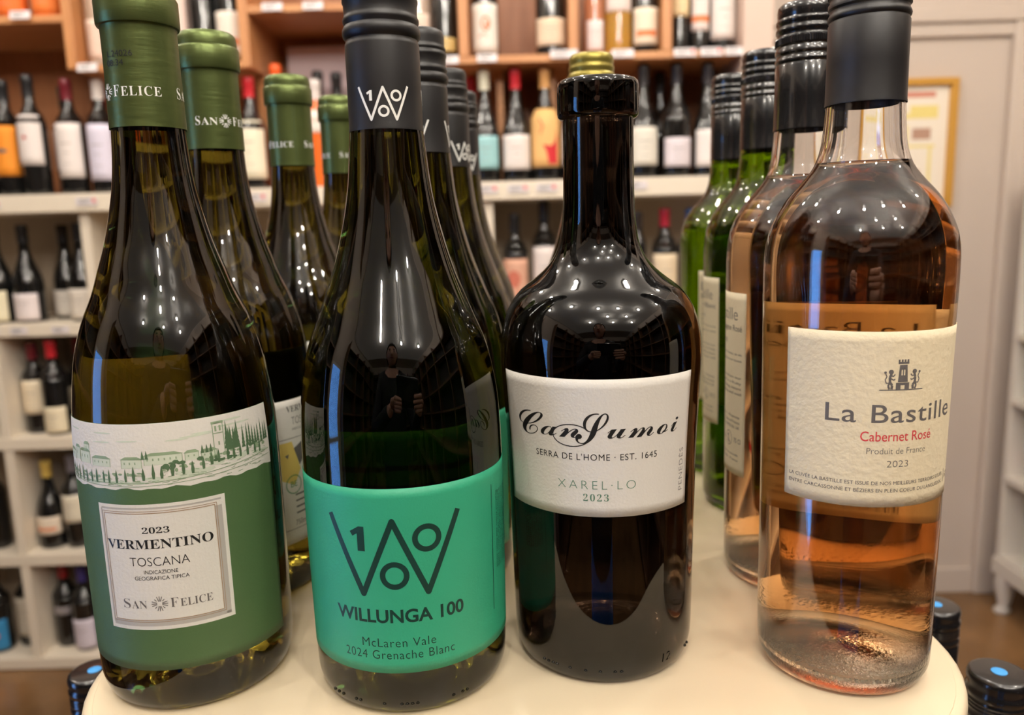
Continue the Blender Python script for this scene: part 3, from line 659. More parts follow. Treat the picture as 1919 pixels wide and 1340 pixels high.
for i in (1, 2, 3):
    t = empty('wine_bottle', (*SF_POS[i], 0), sf_lab[i], 'bottle', 'green capsule wine bottles in the left row')
    for ch in sf.children:
        n = ch.name.split('.')[0]
        if n == 'back_label': continue
        c = ch.copy(); COL.objects.link(c); c.parent = t
        for g in ch.children:
            if g.name.startswith('date_code'): continue

            d = g.copy(); COL.objects.link(d); d.parent = c
        if n == 'capsule': c.rotation_euler = (0, 0, radians(caps_az[i]))
        if n == 'front_label': c.rotation_euler = (0, 0, radians(-128 if i == 1 else -60+i*25))
    if i == 1:
        bl = patch('back_label', 28, 112, .030, .1085, SFr, .00006, paper_white, t); bl['label'] = 'white back label with small print'
        K = .0413; c = radians(54)*K*1000; I = Print()
        I.text(serif('VERMENTINO'), c, 103.5, width=30, height=3.4, align='L'); I.text('TOSCANA', c+3, 97.0, width=19, height=4.2, align='L', offset=-.012); I.text('INDICAZIONE', c+3, 92.5, width=11, height=1.3, align='L')
        I.rect(c-16, c+30, 87.6, 87.9); I.rect(c-16, c+30, 37.6, 37.9)
        I.poly([(c+3, 82), (c+12, 86), (c+10, 76), (c+6.5, 72)]); I.poly([(c-3, 79), (c-.5, 79.5), (c-1.4, 77)])
        for k, wd in enumerate((14, 9, 12, 10)): I.rect(c+2, c+2+wd, 56-k*3.4, 56.9-k*3.4)
        I.text('750ml', c+1, 41, width=8, height=3, align='L'); I.text('S', c+11, 34.5, height=2.4)
        I.wrap('label_lettering', SFr, .00024, ink_grey, bl, rref=K)
        Y_ = Print(); Y_.poly([(c-9, 86), (c+2, 86), (c+7, 70), (c+2, 62), (c-6, 66)]); Y_.wrap('printed_picture', SFr, .00021, mat('ink_ochre', (206, 182, 98), .6), bl, rref=K)
        Q = Print(); Q.ring(c+1.5, 62.5, 5.2, 5.2, .5); Q.text('BE', c+1.5, 62.8, height=3.2); Q.wrap('printed_seal', SFr, .00027, mat('ink_seal', (60, 130, 80), .6), bl, rref=K)

# --- black capped bottle with the teal label
WIr = rfun_of(smooth_profile(WIp))
def make_wi():
    t = empty('wine_bottle', (0, 0, 0), 'x', 'bottle')
    lathe('glass_body', solid_bottle(WIp, .0138, .288), dark_glass, t, 112)
    cap = mm([(15.0, 234.6), (15.0, 235.2), (14.85, 236), (14.75, 250), (14.75, 267.2), (14.6, 268.2), (14.25, 268.8), (14.25, 269.6), (14.6, 270.0), (15.2, 270.8), (15.45, 272), (15.4, 273.4), (14.9, 274.4), (14.5, 275.0), (14.6, 275.6), (15.0, 276.4), (15.05, 277.4), (14.6, 278.2),
              (14.4, 279.2), (14.5, 283.0), (14.9, 283.8), (14.9, 284.8), (14.4, 285.5), (14.2, 286.2), (14.6, 286.8), (14.6, 287.8), (14.1, 288.5), (14.0, 289.6), (14.1, 292.6), (13.9, 294.8), (13.1, 296.3), (11.8, 297), (0, 297)])
    cp = lathe('screw_cap', cap, matte_black, t, 96); cr = rfun_of(cap)
    P = Print()
    for k in range(3): vlogo(P, 10.4+k*2*pi*14.8/3, 244.3, 21.2, 13.2, .95)
    P.wrap('cap_logo', cr, .00009, ink_white, cp, rref=.0148)
    return t, cp
def wi_label(t):
    lb = patch('front_label', -100, 108, .0209, .0980, WIr, .00006, paper_teal, t)
    K = .0425; I = Print(); vlogo(I, .2, 70.6, 55, 33.4, 2.3)
    I.text('WILLUNGA 100', 0.8, 45.6, width=54, height=5.4, offset=.026)
    I.text('McLaren Vale', 0.2, 34.2, width=30, height=3.8, offset=-.006, spacing=1.1); I.text('2024 Grenache Blanc', 0.0, 29.0, width=46, height=3.8, offset=-.006, spacing=1.1)
    u = radians(62.3)*K*1000; I.rect(u, u+.45, 35.5, 91)
    rnd = random.Random(5)
    for k in range(9):
        x = u+4.6+k*1.75; v = 50
        I.text(['crafted from old bush vines', 'grown in the cool hills', 'a textural dry white wine', 'with notes of pear, lemon', 'and soft white blossom', 'enjoy now or cellar well', 'serve lightly chilled', 'with good friends', 'product of Australia'][k], x, 70, width=34, height=1.25, rot=-pi/2)
    I.wrap('label_lettering', WIr, .00024, ink_teal_black, lb, rref=K)
    return lb
def dots(t, prof_r, z, azs, m):
    bm = bmesh.new()
    for a in azs:
        r = prof_r(z); a = radians(a)
        bmesh.ops.create_icosphere(bm, subdivisions=2, radius=.00075, matrix=Matrix.Translation((r*sin(a), -r*cos(a), z)))
    o = link('embossed_dots', from_bm(bm, 'dots'), m, t, True); o['kind'] = 'stuff'; return o
WI_POS = [(-.0484, .330), (-.0449, .432), (-.039, .540), (-.0357, .628)]
wi_lab = ['black screw capped bottle with the bright teal label in the front row', 'second matte black screw capped bottle, right behind the teal label bottle', 'third matte black screw capped bottle of the row behind the teal label', 'farthest matte black screw capped bottle behind the teal label']
wi, wi_cap = make_wi(); wi['label'] = wi_lab[0]; wi['group'] = 'black capped wine bottles in the row behind the teal label'
wi_label(wi); wi_cap.rotation_euler = (0, 0, radians(-34.5)); dots(wi, WIr, .0065, [-46, -42, -38, -28, -25, -10, 0, 3, 6, 9, 30, 36, 39], dark_glass)
wi.location = (*WI_POS[0], 0)
for i in (1, 2, 3):
    t = copy_tree(wi); t.location = (*WI_POS[i], 0); t['label'] = wi_lab[i]
    for c in t.children:
        n = c.name.split('.')[0]
        if n == 'screw_cap': c.rotation_euler = (0, 0, radians({1: 61.5, 2: 12, 3: -20}[i]))
        if n == 'front_label': c.rotation_euler = (0, 0, radians({1: -35, 2: 25, 3: 0}[i]))

# --- broad shouldered dark bottle with the white script label
CSr = rfun_of(smooth_profile(CSp))
cs = empty('wine_bottle', (.0394, .3459, 0), 'broad shouldered black bottle with the white script label and thick glass lip', 'bottle')
outer = punt(.034, .030)+[(.0352, 0)]+smooth_profile(CSp)+mm([(15.0, 239.2), (16.2, 239.7), (17.0, 240.6), (17.25, 242), (17.25, 252.5), (16.9, 254.3), (16.0, 255.2), (14.6, 255.4), (9.6, 255.3), (9.2, 254.5), (9.2, 240), (0, 240)])
lathe('glass_body', outer, black_glass, cs, 128)
lb = patch('front_label', -71.5, 50.4, .0777, .1354, CSr, .00006, paper_white, cs)
K = .0432; I = Print(); c = radians(-9.8)*K*1000
I.text(script('C'), c-29.3, 115.9, width=14.5, height=11.5, offset=-.004)
I.text(script('an'), c-23.5, 115.6, width=17.5, height=9.0, align='L', offset=-.004)
I.text(script('S'), c-1.0, 116.0, width=13.5, height=14.5, offset=-.004)
I.text(script('umoi'), c+5.2, 115.6, width=32.5, height=9.0, align='L', offset=-.004)
pts = [(c-9.5+8.0*cos(a), 112.0+4.6*sin(a)) for a in [radians(35+300*k/26) for k in range(27)]]
I.stroke(pts, .42)
I.text("SERRA DE L'HOME · EST. 1645", c, 103.2, width=53, height=2.7, spacing=1.12)
I.wrap('label_lettering', CSr, .00024, ink_black, lb, rref=K)
I = Print(); I.text('XAREL·LO', c+.5, 91.4, width=33, height=3.8, offset=-.02, spacing=1.35); I.text(serif('2023'), c+.3, 86.0, width=10.6, height=3.0, offset=-.012, spacing=1.25)
I.wrap('variety_lettering', CSr, .00024, ink_green, lb, rref=K)
I = Print(); I.text('PENEDÈS', radians(44.6)*K*1000, 93.6, width=18.5, height=2.7, offset=-.004, rot=pi/2, spacing=1.15); I.wrap('region_lettering', CSr, .00024, ink_light, lb, rref=K)
dots(cs, CSr, .0075, [-46, -42.5, -39, -36, -27, -17, -8, 1, 5, 60, 64], black_glass)
I = Print(); I.text('12', radians(37)*.0395*1000, 9.5, height=4.5); I.wrap('moulded_number', CSr, .0003, black_glass, cs, rref=.0395)
# --- gold capped bottle behind it (same burgundy shape)
gc = empty('wine_bottle', (.0537, .504, 0), 'dark bottle with a gold green screw cap, hidden behind the white script label bottle', 'bottle')
o = kids(wi, 'glass_body')[0].copy(); COL.objects.link(o); o.parent = gc; o.rotation_euler = (0, 0, 0)
lathe('screw_cap', mm([(14.6, 236), (14.5, 270), (14.1, 271), (14.6, 272), (14.6, 284.0), (14.2, 285.2), (13.6, 286), (13.7, 287), (14.0, 288), (13.9, 289.4), (13.4, 290.4), (13.5, 291.6), (13.7, 293), (13.3, 295.6), (12.3, 296.8), (11.5, 297), (0, 297)]), gold_foil, gc, 72)

# --- pink rose bottle, and its green glass sisters
ROr = rfun_of(smooth_profile(ROp))
def shell(prof, wall=.0024, topz=.290, hump=.021):
    outp = punt(prof[0][0]*.93, hump-.006)+[(prof[0][0]*.965, 0)]+smooth_profile(prof)+[(.0135, .250), (.0133, topz), (.0095, topz)]
    inp = []
    for r, z in smooth_profile(prof):
        if z < .0085: continue
        inp.append((r-wall, z))
    dome = [(inp[0][0]*t, .0065+(hump-.0045)*(1-t**2.0)) for t in [k/10 for k in range(10)]]
    inner = dome+[(inp[0][0]*.985, .0072)]+inp+[(.0095, .252), (.0095, topz)]
    return outp, inner
def make_ro(glassmat, winemat, fill):
    t = empty('wine_bottle', (0, 0, 0), 'x', 'bottle')
    outp, inner = shell(ROp)
    me = join_mesh('glass_body', [lathe_mesh('o', outp, 128), lathe_mesh('i', inner, 128, flip=True)])
    bm = bmesh.new(); bm.from_mesh(me); bmesh.ops.remove_doubles(bm, verts=bm.verts[:], dist=1e-7); bm.to_mesh(me); bm.free()
    link('glass_body', me, glassmat, t, True)
    wi_ = [(r+.0001 if r > 0 else 0, z-.0001) for r, z in inner if z < fill]
    rt = wi_[-1][0]
    lathe('wine', wi_+[(rt, fill-.0002), (rt-.001, fill-.0009), (rt-.004, fill-.0011), (0, fill-.0011)], winemat, t, 128)
    return t
def ro_cap(t, m):
    cap = mm([(15.35, 239.7), (15.35, 240.3), (15.2, 241), (15.1, 255), (15.1, 270.6), (14.8, 271.2), (14.7, 271.8), (15.2, 272.3), (15.4, 273.2), (15.1, 274.2), (14.6, 275), (14.6, 276), (15.3, 276.8), (15.3, 278.4), (14.7, 279.2), (14.6, 280), (14.9, 280.4)])
    cap2 = mm([(14.9, 284.6), (14.6, 285), (14.6, 286.4), (15.2, 287.2), (15.2, 288.6), (14.6, 289.4), (14.6, 290.6), (15.1, 291.4), (15.1, 292.8), (14.5, 293.6), (14.6, 295), (14.8, 297), (14.4, 299.4), (13.2, 300.7), (12, 301), (0, 301)])
    cp = lathe('screw_cap', cap+mm([(15.0, 280.5), (15.0, 284.5)])+cap2, m, t, 96)
    seg = 180
    lathe('knurled_band', mm([(14.8, 280.6), (15.3, 281.0), (15.3, 284.0), (14.8, 284.4)]), m, cp, seg, False, rmod=lambda k: .00022 if k % 2 else -.00012)
    return cp
def back_label(t, az, side, lines, z0=.060, z1=.158, w_=76):
    lb = patch('back_label', -w_/2, w_/2, z0, z1, ROr, .00006, paper_back, t); lb.rotation_euler = (0, 0, radians(az)); lb['label'] = 'cream back label with small print'
    K = .037; R = w_/2*pi/180*K*1000-3.0; L = -R; I = Print()
    I.text('La Bastille', R-3.5, 150-3, width=40, height=6.6, align='R', offset=-.01); I.text(lines[0], R, 139.5, width=44, height=3.2, align='R'); I.text('FRANCE', 0, 132.2, width=12, height=2)
    for k, tx in enumerate(['La Bastille, au sud de la France, ce vin', 'aromatique vous séduira en toute', 'occasion.']): I.text(tx, L if k == 2 else R, 125.8-k*3.3, width=(10 if k == 2 else R-L), height=1.35, align='L' if k == 2 else 'R')
    for k, tx in enumerate(['The grapes come from our', 'vineyards. Made in a fruity', 'style for easy drinking, instant', 'pleasure, charming and well', 'balanced.']): I.text(tx, L if k == 4 else R, 113.4-k*2.9, width=(10 if k == 4 else R-L), height=1.35, align='L' if k == 4 else 'R')
    for k, tx in enumerate(['11590 Azens - France', 'Vin de France - Product of France', 'CONTIENT DES SULFITES EU, UK']): I.text(tx, R-1, 92-k*2.9, width=36, height=1.5, align='R')
    I.ring(R-12, 79, 4, 4, .35); I.disc(R-12.6, 80.6, .8, .8); I.stroke([(R-12.6, 79.6), (R-12.2, 77.4), (R-10.4, 76.6)], .9); I.text('75 Cl', R, 79, width=6, height=2.6, align='R'); I.text('12,5% vol', R-17, 79, width=10, height=2.2, align='R')
    for k in range(30):
        x = L+2+k*.62; I.rect(x, x+(.2, .35, .15)[k % 3], 64, 74)
    I.text('produit en bouteille', R-2, 71, width=20, height=1.2, align='R'); I.text('à Azille - France', R-2, 68.2, width=20, height=1.2, align='R')
    I.wrap('label_lettering', ROr, .00024, ink_grey, lb, rref=K)
    return lb
def ro_front(t, az=0.0):
    lb = patch('front_label', -69, 69, .0838, .1530, ROr, .00006, paper_cream, t); lb.rotation_euler = (0, 0, radians(az))
    K = .037; I = Print(); c = 0
    I.text('La Bastille', c, 121.4, width=55, height=7.2, offset=.004, spacing=1.06)
    # crest: crenellated tower between two rearing lions on a ground line
    I.rect(-8.6, 8.6, 130.4, 130.8)
    I.rect(-2.6, -.8, 130.8, 133.4); I.rect(.8, 2.6, 130.8, 133.4); I.rect(-.8, .8, 132.4, 133.4)
    I.poly([(-1.95, 133.6), (-.75, 133.6), (-.75, 140.2), (-1.45, 140.2)]); I.poly([(.75, 133.6), (1.95, 133.6), (1.45, 140.2), (.75, 140.2)]); I.rect(-.75, .75, 133.6, 136.2); I.rect(-.75, .75, 138.4, 140.2); I.rect(-.2, .2, 136.2, 138.4)
    I.rect(-2.1, 2.1, 140.6, 141.4)
    for k in range(4): I.rect(-2.1+k*1.14, -1.4+k*1.14, 141.4, 142.3)
    for s in (-1, 1):
        I.disc(s*4.6, 137.6, .95, .9, 10); I.stroke([(s*4.4, 137.2), (s*5.0, 135.4), (s*4.9, 133.6), (s*4.0, 132.4), (s*4.2, 130.9)], .95); I.stroke([(s*4.9, 133.6), (s*5.5, 132.2), (s*5.0, 130.9)], .7)
        I.stroke([(s*4.7, 136.2), (s*3.6, 135.9), (s*3.1, 136.7)], .45); I.stroke([(s*4.8, 135.2), (s*3.5, 134.4), (s*3.0, 134.9)], .45)
        I.stroke([(s*5.1, 133.4), (s*6.2, 133.2), (s*6.7, 134.6), (s*6.1, 135.8), (s*6.7, 137.2)], .4); I.disc(s*6.7, 137.4, .5, .5, 7)
    I.wrap('label_lettering', ROr, .00024, ink_grey, lb, rref=K)
    I = Print(); I.text('Cabernet Rosé', c, 112.4, width=29, height=3.9, offset=.002); I.wrap('variety_lettering', ROr, .00024, ink_red, lb, rref=K)
    I = Print(); I.text('Produit de France', c, 106.6, width=24, height=2.5, offset=-.012); I.text('2023', c, 101.4, width=8.6, height=2.7, offset=-.014)
    x0 = -42
    I.text('LA CUVÉE LA BASTILLE EST ISSUE DE NOS MEILLEURS TERROIRS SITUÉS', x0, 93.6, width=68, height=1.45, align='L'); I.text('ENTRE CARCASSONNE ET BÉZIERS EN PLEIN COEUR DU LANGUEDOC', x0, 90.6, width=68, height=1.45, align='L')
    I.rect(28.2, 28.5, 89.4, 95); I.text('FONC', 30.2, 92, width=8, height=2.6, align='L', offset=-.012)
    I.wrap('small_lettering', ROr, .00024, ink_grey, lb, rref=K)
    return lb
G_ = 'bordeaux bottles with black caps in the right row'
ro = make_ro(clear_glass, rose_wine, .2172); ro['label'] = 'pink rose wine bottle in the front row with the cream castle crest label'; ro['group'] = G_
ro_cap(ro, matte_black); ro_front(ro, 4.3); back_label(ro, 169, 1, ['Cabernet Sauvignon Rosé']).data.materials[0] = paper_lit; ro.location = (.1448, .3271, 0)
ro2 = copy_tree(ro); ro2.location = (.1534, .416, 0); ro2['label'] = 'second pink rose bottle, behind the castle crest one, turned to show its back label'
for c in ro2.children:
    n = c.name.split('.')[0]
    if n == 'front_label': c.rotation_euler = (0, 0, radians(78))
    if n == 'back_label': c.rotation_euler = (0, 0, radians(-100)); c.data = c.data.copy(); c.data.materials[0] = paper_back
    if n == 'screw_cap': c.data = c.data.copy(); c.data.materials[0] = gloss_black
    for g in c.children:
        if g.name.startswith('knurled'): g.data = g.data.copy(); g.data.materials[0] = gloss_black
gb = make_ro(green_glass, pale_wine, .238); gb['label'] = 'nearer of the two bright green glass bottles, behind the rose bottles'; gb['group'] = G_
ro_cap(gb, gloss_black); back_label(gb, -99, 1, ['Sauvignon Blanc']); gb.location = (.1687, .528, 0)
g2 = copy_tree(gb); g2.location = (.1706, .612, 0); g2['label'] = 'farther of the two bright green glass bottles at the end of the right row'
for c in g2.children:
    if c.name.startswith('back_label'): c.rotation_euler = (0, 0, radians(-13))

# --- black screw caps with a blue dot, on the lower shelf
bd = empty('wine_bottle', (.254, .381, -.355), 'x', 'bottle', 'blue dotted screw cap bottles on the lower shelf')
body = [(0, .004), (.030, 0)]+smooth_profile(mm([(33, .5), (36.5, 5), (37.2, 12), (37.3, 100), (37.2, 170), (35.5, 185), (28, 203), (19, 216), (15, 228), (14, 240)]), .006)+[(.0137, .29), (0, .29)]
lathe('glass_body', body, mat('opaque_dark_glass', (16, 20, 14), .06, coat=1), bd, 48)
cpz = mm([(15.0, 240), (15.0, 274), (14.6, 275), (14.6, 276), (15.2, 277), (15.2, 278.5), (14.6, 279.5), (14.6, 281), (15.0, 282), (14.6, 283), (15.0, 284), (14.6, 285), (15.0, 286), (14.6, 287), (14.6, 288), (15.3, 289), (15.3, 291), (14.7, 292), (14.8, 294), (15.1, 296), (15.1, 297.5), (14.6, 299.2), (13.8, 299.9), (12.6, 300.1), (0, 300.1)])
cp = lathe('screw_cap', cpz, gloss_black, bd, 72)
lathe('blue_dot', mm([(0, 300.1), (3.9, 300.1), (3.9, 300.35), (3.7, 300.45), (0, 300.45)]), mat('dot_blue', (60, 150, 220), .5), cp, 32)
bd['label'] = 'nearest blue dotted black screw cap at the lower right of the stand'; bd.scale = (1, 1, 1.033)
b2 = copy_tree(bd); b2.location = (.279, .488, -.355); b2.scale = (1, 1, .975); b2['label'] = 'blue dotted black screw cap half hidden behind the rose bottle base'
b3 = copy_tree(bd); b3.location = (-.261, .442, -.355); b3.scale = (1, 1, .965); b3['label'] = 'blue dotted black screw cap at the lower left of the stand'

# ------------------------------------------------------------------ bottles on the shelves behind
bg_dark = mat('shelf_bottle_dark', (20, 20, 20), .08, coat=.6)
bg_amber = mat('shelf_bottle_amber', (214, 160, 60), .08, coat=.5, trans=.5)
bg_pink = mat('shelf_bottle_pink', (222, 150, 110), .08, coat=.5, trans=.5)
bg_clear = mat('shelf_bottle_clear', (214, 190, 170), .08, coat=.5, trans=.5)
bg_orange = mat('shelf_bottle_orange', (226, 106, 40), .2, coat=.5)
SHAPES = {
 'burgundy': mm([(38, 0), (40.5, 4), (41, 15), (41, 110), (40, 128), (36, 148), (28.5, 170), (21, 192), (16, 215), (14.4, 232), (14, 240)]),
 'bordeaux': mm([(34, 0), (36.8, 4), (37.4, 15), (37.4, 170), (36.5, 186), (32, 199), (23, 212), (16.5, 224), (14.5, 238), (14, 246)]),
 'broad': mm([(38, 0), (41.5, 4), (42, 15), (41.5, 150), (40, 166), (33, 182), (23, 200), (17, 218), (15, 238), (14.5, 248)]),
 'slim': mm([(24, 0), (26.5, 4), (27, 12), (27, 190), (25, 205), (18, 222), (14.5, 238), (14, 246)])}
SHM = {}
for k, p in SHAPES.items():
    pr = [(0, .003)]+smooth_profile(p, .008)+[(.0138, .292), (.011, .298), (0, .298)]
    SHM[k] = (lathe_mesh('shelf_bottle_'+k, pr, 28), rfun_of(pr)); SHM[k][0].polygons.foreach_set('use_smooth', [True]*len(SHM[k][0].polygons))
capm = {}
def capmesh(hb):
    key = round(hb, 3)
    if key not in capm:
        me = lathe_mesh('capsule', [(.0155, hb), (.0152, .278), (.0162, .280), (.0162, .292), (.0155, .299), (.012, .3008), (0, .3008)], 24); me.polygons.foreach_set('use_smooth', [True]*len(me.polygons)); capm[key] = me
    return capm[key]
BODYVAR = {}
def bg(x, zb, shape, glassm, capc, lab, text, y=2.31, h=.30, art=None, capz=.245, group='bottles on the back shelves', rz=0):
    """lab = (z0, z1, rgb, width in degrees) or None"""
    t = empty('wine_bottle', (x, y, zb), text, 'bottle', group)
    me, rf = SHM[shape]; key = (shape, glassm.name)
    if key not in BODYVAR:
        m2 = me.copy(); m2.materials.clear(); m2.materials.append(glassm); BODYVAR[key] = m2
    o = bpy.data.objects.new('glass_body', BODYVAR[key]); COL.objects.link(o); o.parent = t
    if capc:
        cm = capmesh(capz); m = mat('foil_%d_%d_%d' % capc, capc, .35, coat=.2); c = bpy.data.objects.new('capsule', cm.copy()); c.data.materials.append(m); COL.objects.link(c); c.parent = t
    if lab:
        z0, z1, rgb, wd = lab; k = .3/h
        lb = patch('label', -wd/2, wd/2, max(.006, z0)*k, z1*k, rf, .0004, mat('label_%d_%d_%d' % rgb, rgb, .7), t, th=.0004, nz=6, na=16)
        P = Print(); zc = (z0+z1)/2*k*1000; R = rf((z0+z1)/2); hh = (z1-z0)*k*1000
        if art == 'spot': P.disc(-4, zc+6, 6, 5); col = (190, 50, 45)
        elif art == 'oval': P.disc(0, zc, 16, 5.5); col = (110, 96, 92)
        elif art == 'drawing': P.ring(2, zc+12, 13, 20, 6); P.disc(6, zc+8, 5, 9); P.stroke([(-20, zc-24), (-4, zc-14), (6, zc-22)], 3); col = (222, 120, 84)
        elif art == 'splash': P.poly([(6, zc-70), (34, zc-70), (34, zc+20), (26, zc-10), (14, zc-22), (-10, zc-18), (0, zc-36)]); P.stroke([(-20, zc+50), (-8, zc+30), (-16, zc+10)], 3); col = (196, 40, 48)
        elif art == 'square': P.rect(2, 18, zc-4, zc+16); col = (150, 50, 66)
        elif art == 'band': P.rect(-30, 30, zc-hh*.28, zc-hh*.1); col = (214, 128, 84)
        elif art == 'round': P.disc(0, zc, 17, 17, 20); P.V, P.F = P.V, P.F; col = (226, 96, 60)
        elif art == 'painting': P.disc(-6, zc+10, 20, 26); P.stroke([(0, zc+20), (6, zc+5), (0, zc-20)], 7); P.disc(16, zc-40, 14, 12); col = (196, 110, 90)
        elif art == 'pattern':
            for i_ in range(5):
                for j_ in range(7): P.ring(-20+i_*10, zc-hh*.4+j_*hh*.13, 4, 5, 1.2, 8)
            col = (176, 120, 96)
        else:
            P.rect(-16, 16, zc+hh*.12, zc+hh*.12+2.2); P.rect(-10, 10, zc-hh*.05, zc-hh*.05+1.4); P.rect(-13, 13, zc-hh*.25, zc-hh*.25+1.2); col = (150, 140, 134)
        wdm = wd/2*pi/180*R*1000-.5
        P.V = [(max(-wdm, min(wdm, a)), max(max(.006, z0)*k*1000+.4, min(z1*k*1000-.4, b))) for a, b in P.V]
        P.wrap('label_print', rf, .0011, mat('print_%d_%d_%d' % col, col, .7), lb, rref=R, step=6)
    t.scale = (1, 1, h/.30)
    if rz: t.rotation_euler = (0, 0, radians(rz))
    return t
W_ = (226, 216, 212); BE = (228, 212, 184)
gA = 'bottles on the white counter'
C = .3125
BK, RD, PL = (30, 30, 32), (196, 40, 50), (110, 30, 40)
bg(-1.492, C, 'bordeaux', bg_dark, RD, (.05, .18, W_, 120), 'red capped bottle cut by the left edge of the picture on the counter', group=gA, h=.31)
bg(-1.416, C, 'bordeaux', bg_dark, BK, (.056, .193, (232, 142, 40), 130), 'dark bottle with an orange label and grey oval at the left of the counter', h=.32, art='oval', group=gA)
bg(-1.338, C, 'bordeaux', bg_dark, BK, (.083, .220, W_, 130), 'dark bottle with a white label and red spot beside the orange label', h=.33, art='spot', group=gA, y=2.30)
bg(-1.290, C, 'bordeaux', bg_dark, (36, 44, 36), (.074, .205, W_, 120), 'narrow looking dark bottle squeezed behind two white labels at left', h=.315, y=2.395, group=gA)
bg(-1.236, C, 'bordeaux', bg_dark, PL, (.046, .196, W_, 140), 'plum capped bottle with a tall plain white label on the left counter', h=.318, group=gA)
bg(-1.19, C, 'bordeaux', bg_dark, PL, None, 'dark red capped bottle standing in the second line under the oak post', h=.312, y=2.41, group=gA)
bg(-1.148, C, 'bordeaux', bg_dark, W_, (.037, .191, (214, 208, 226), 130), 'white capped bottle with a lavender white label beside the green capsule', h=.318, group=gA)
bg(-.722, C, 'broad', bg_dark, RD, (.029, .189, (232, 224, 200), 140), 'red capped bottle with a large ivory label between the green capsules', h=.31, group=gA)
bg(-.648, C, 'slim', bg_orange, (240, 96, 36), None, 'tall orange capped bottle in the second line below the pink poster', h=.345, y=2.33, group=gA)
bg(-.535, C, 'bordeaux', bg_orange, W_, (.15, .213, (236, 226, 216), 140), 'bright orange bottle with a white shoulder label in the oak box', h=.297, group=gA)
for i, (x, t_) in enumerate(((-.555, 'leftmost of three black capped bottles below the poster'), (-.50, 'middle one of three black capped bottles below the poster'), (-.445, 'rightmost of three black capped bottles below the poster'))):
    bg(x, C, 'slim', bg_dark, (40, 40, 42), None, t_, h=.345-.006*i, y=2.44, group=gA)
bg(-.098, C, 'burgundy', bg_dark, RD, None, 'red capped bottle half hidden by the farthest matte black cap', h=.312, y=2.42, group=gA)
bg(-.058, C, 'burgundy', bg_dark, (226, 222, 200), (.038, .128, (150, 196, 200), 120), 'ivory capped bottle with a pale teal label on the counter', h=.3125, group=gA)
bg(.030, C, 'burgundy', bg_dark, RD, (.034, .129, W_, 130), 'red capped burgundy bottle with a white label next to the pale teal one', h=.3125, art=None, group=gA)
bg(.113, C, 'broad', bg_dark, (214, 160, 100), (.039, .199, (228, 180, 116), 150), 'tan capped bottle with a tan label splashed with red on the counter', h=.3125, art='splash', group=gA)
bg(.196, C, 'burgundy', bg_dark, BK, (.041, .161, W_, 120), 'bottle mostly hidden behind the thick glass lip on the counter', h=.3125, group=gA)
bg(.392, C, 'burgundy', bg_dark, (46, 44, 46), (.036, .141, (218, 212, 200), 130), 'dark bottle with a grey white label just right of the thick glass lip', h=.3125, group=gA)
bg(.486, C, 'broad', bg_dark, (42, 40, 44), (.030, .109, (216, 206, 212), 120), 'black bottle with a short white label in the right oak cell', h=.3125, group=gA)
bg(.574, C, 'burgundy', bg_dark, (52, 48, 52), (.028, .129, W_, 120), 'dark bottle whose white label bears a dark red square', h=.3125, art='square', group=gA)
bg(.462, C, 'burgundy', bg_dark, BK, None, 'unlabelled dark bottle in the second line by the oak divider', h=.3125, y=2.43, group=gA)
bg(.610, C, 'burgundy', bg_dark, BK, (.029, .131, W_, 110), 'last dark bottle at the right end of the counter', h=.3125, y=2.42, group=gA)
gB = 'bottles on the upper oak shelf'
C = .6505
bg(-.162, C, 'bordeaux', bg_dark, BK, (.019, .054, (206, 176, 110), 110), 'dark upper shelf bottle with a narrow gold label left of the oak upright', group=gB)
bg(-.235, C, 'bordeaux', bg_clear, W_, (.03, .12, (222, 196, 180), 120), 'pale upper shelf bottle seen above the matte black caps', group=gB)
bg(-.049, C, 'bordeaux', bg_dark, BK, (.013, .141, (226, 218, 208), 130), 'upper shelf bottle with a white label and orange red drawing', art='drawing', group=gB)
bg(.134, C, 'broad', bg_dark, BK, (.026, .098, (222, 198, 172), 140), 'wide dark upper shelf bottle with a beige label', group=gB)
bg(.256, C, 'slim', bg_pink, W_, (.012, .092, (228, 212, 210), 110), 'small pink upper shelf bottle with a white label', group=gB)
bg(.3215, C, 'bordeaux', bg_amber, (214, 190, 90), (.110, .193, (226, 206, 198), 130), 'clear upper shelf bottle of yellow wine with a high label', group=gB)
bg(.3965, C, 'bordeaux', bg_dark, BK, (.022, .119, (228, 212, 190), 130), 'upper shelf bottle with a beige label and faint orange band', art='band', group=gB)
bg(.493, C, 'slim', bg_dark, BK, (.095, .202, (226, 200, 156), 110), 'slim black upper shelf bottle with a cream top label', group=gB)
bg(.548, C, 'slim', bg_dark, BK, (.056, .159, (226, 212, 206), 120), 'slim upper shelf bottle with a white and orange label', art='band', group=gB)
bg(.6135, C, 'bordeaux', bg_dark, BK, (.033, .158, (222, 212, 206), 130), 'upper shelf bottle with a tall grey white label at the right end', group=gB, y=2.32)
gC = 'bottles in the upper left oak boxes'
bg(-1.353, .7875, 'bordeaux', bg_orange, BK, (.007, .125, (226, 110, 44), 150), 'orange labelled bottle at the far left of the top oak board', group=gC)
bg(-1.258, .7875, 'bordeaux', bg_orange, BK, (.011, .123, (222, 120, 52), 140), 'orange labelled bottle beside the oak post on the top board', group=gC)
bg(-1.128, .6555, 'slim', bg_clear, (230, 200, 110), (.021, .125, (228, 206, 190), 150), 'clear bottle with a white patterned label right of the oak post', art='pattern', group=gC)
bg(-.907, .6555, 'bordeaux', bg_clear, W_, (.029, .221, (226, 200, 190), 150), 'pale pink upper bottle above the second green capsule', group=gC)
bg(-.832, .6555, 'bordeaux', bg_dark, BK, (.013, .083, W_, 110), 'dark bottle above the second green capsule in the oak box', group=gC)
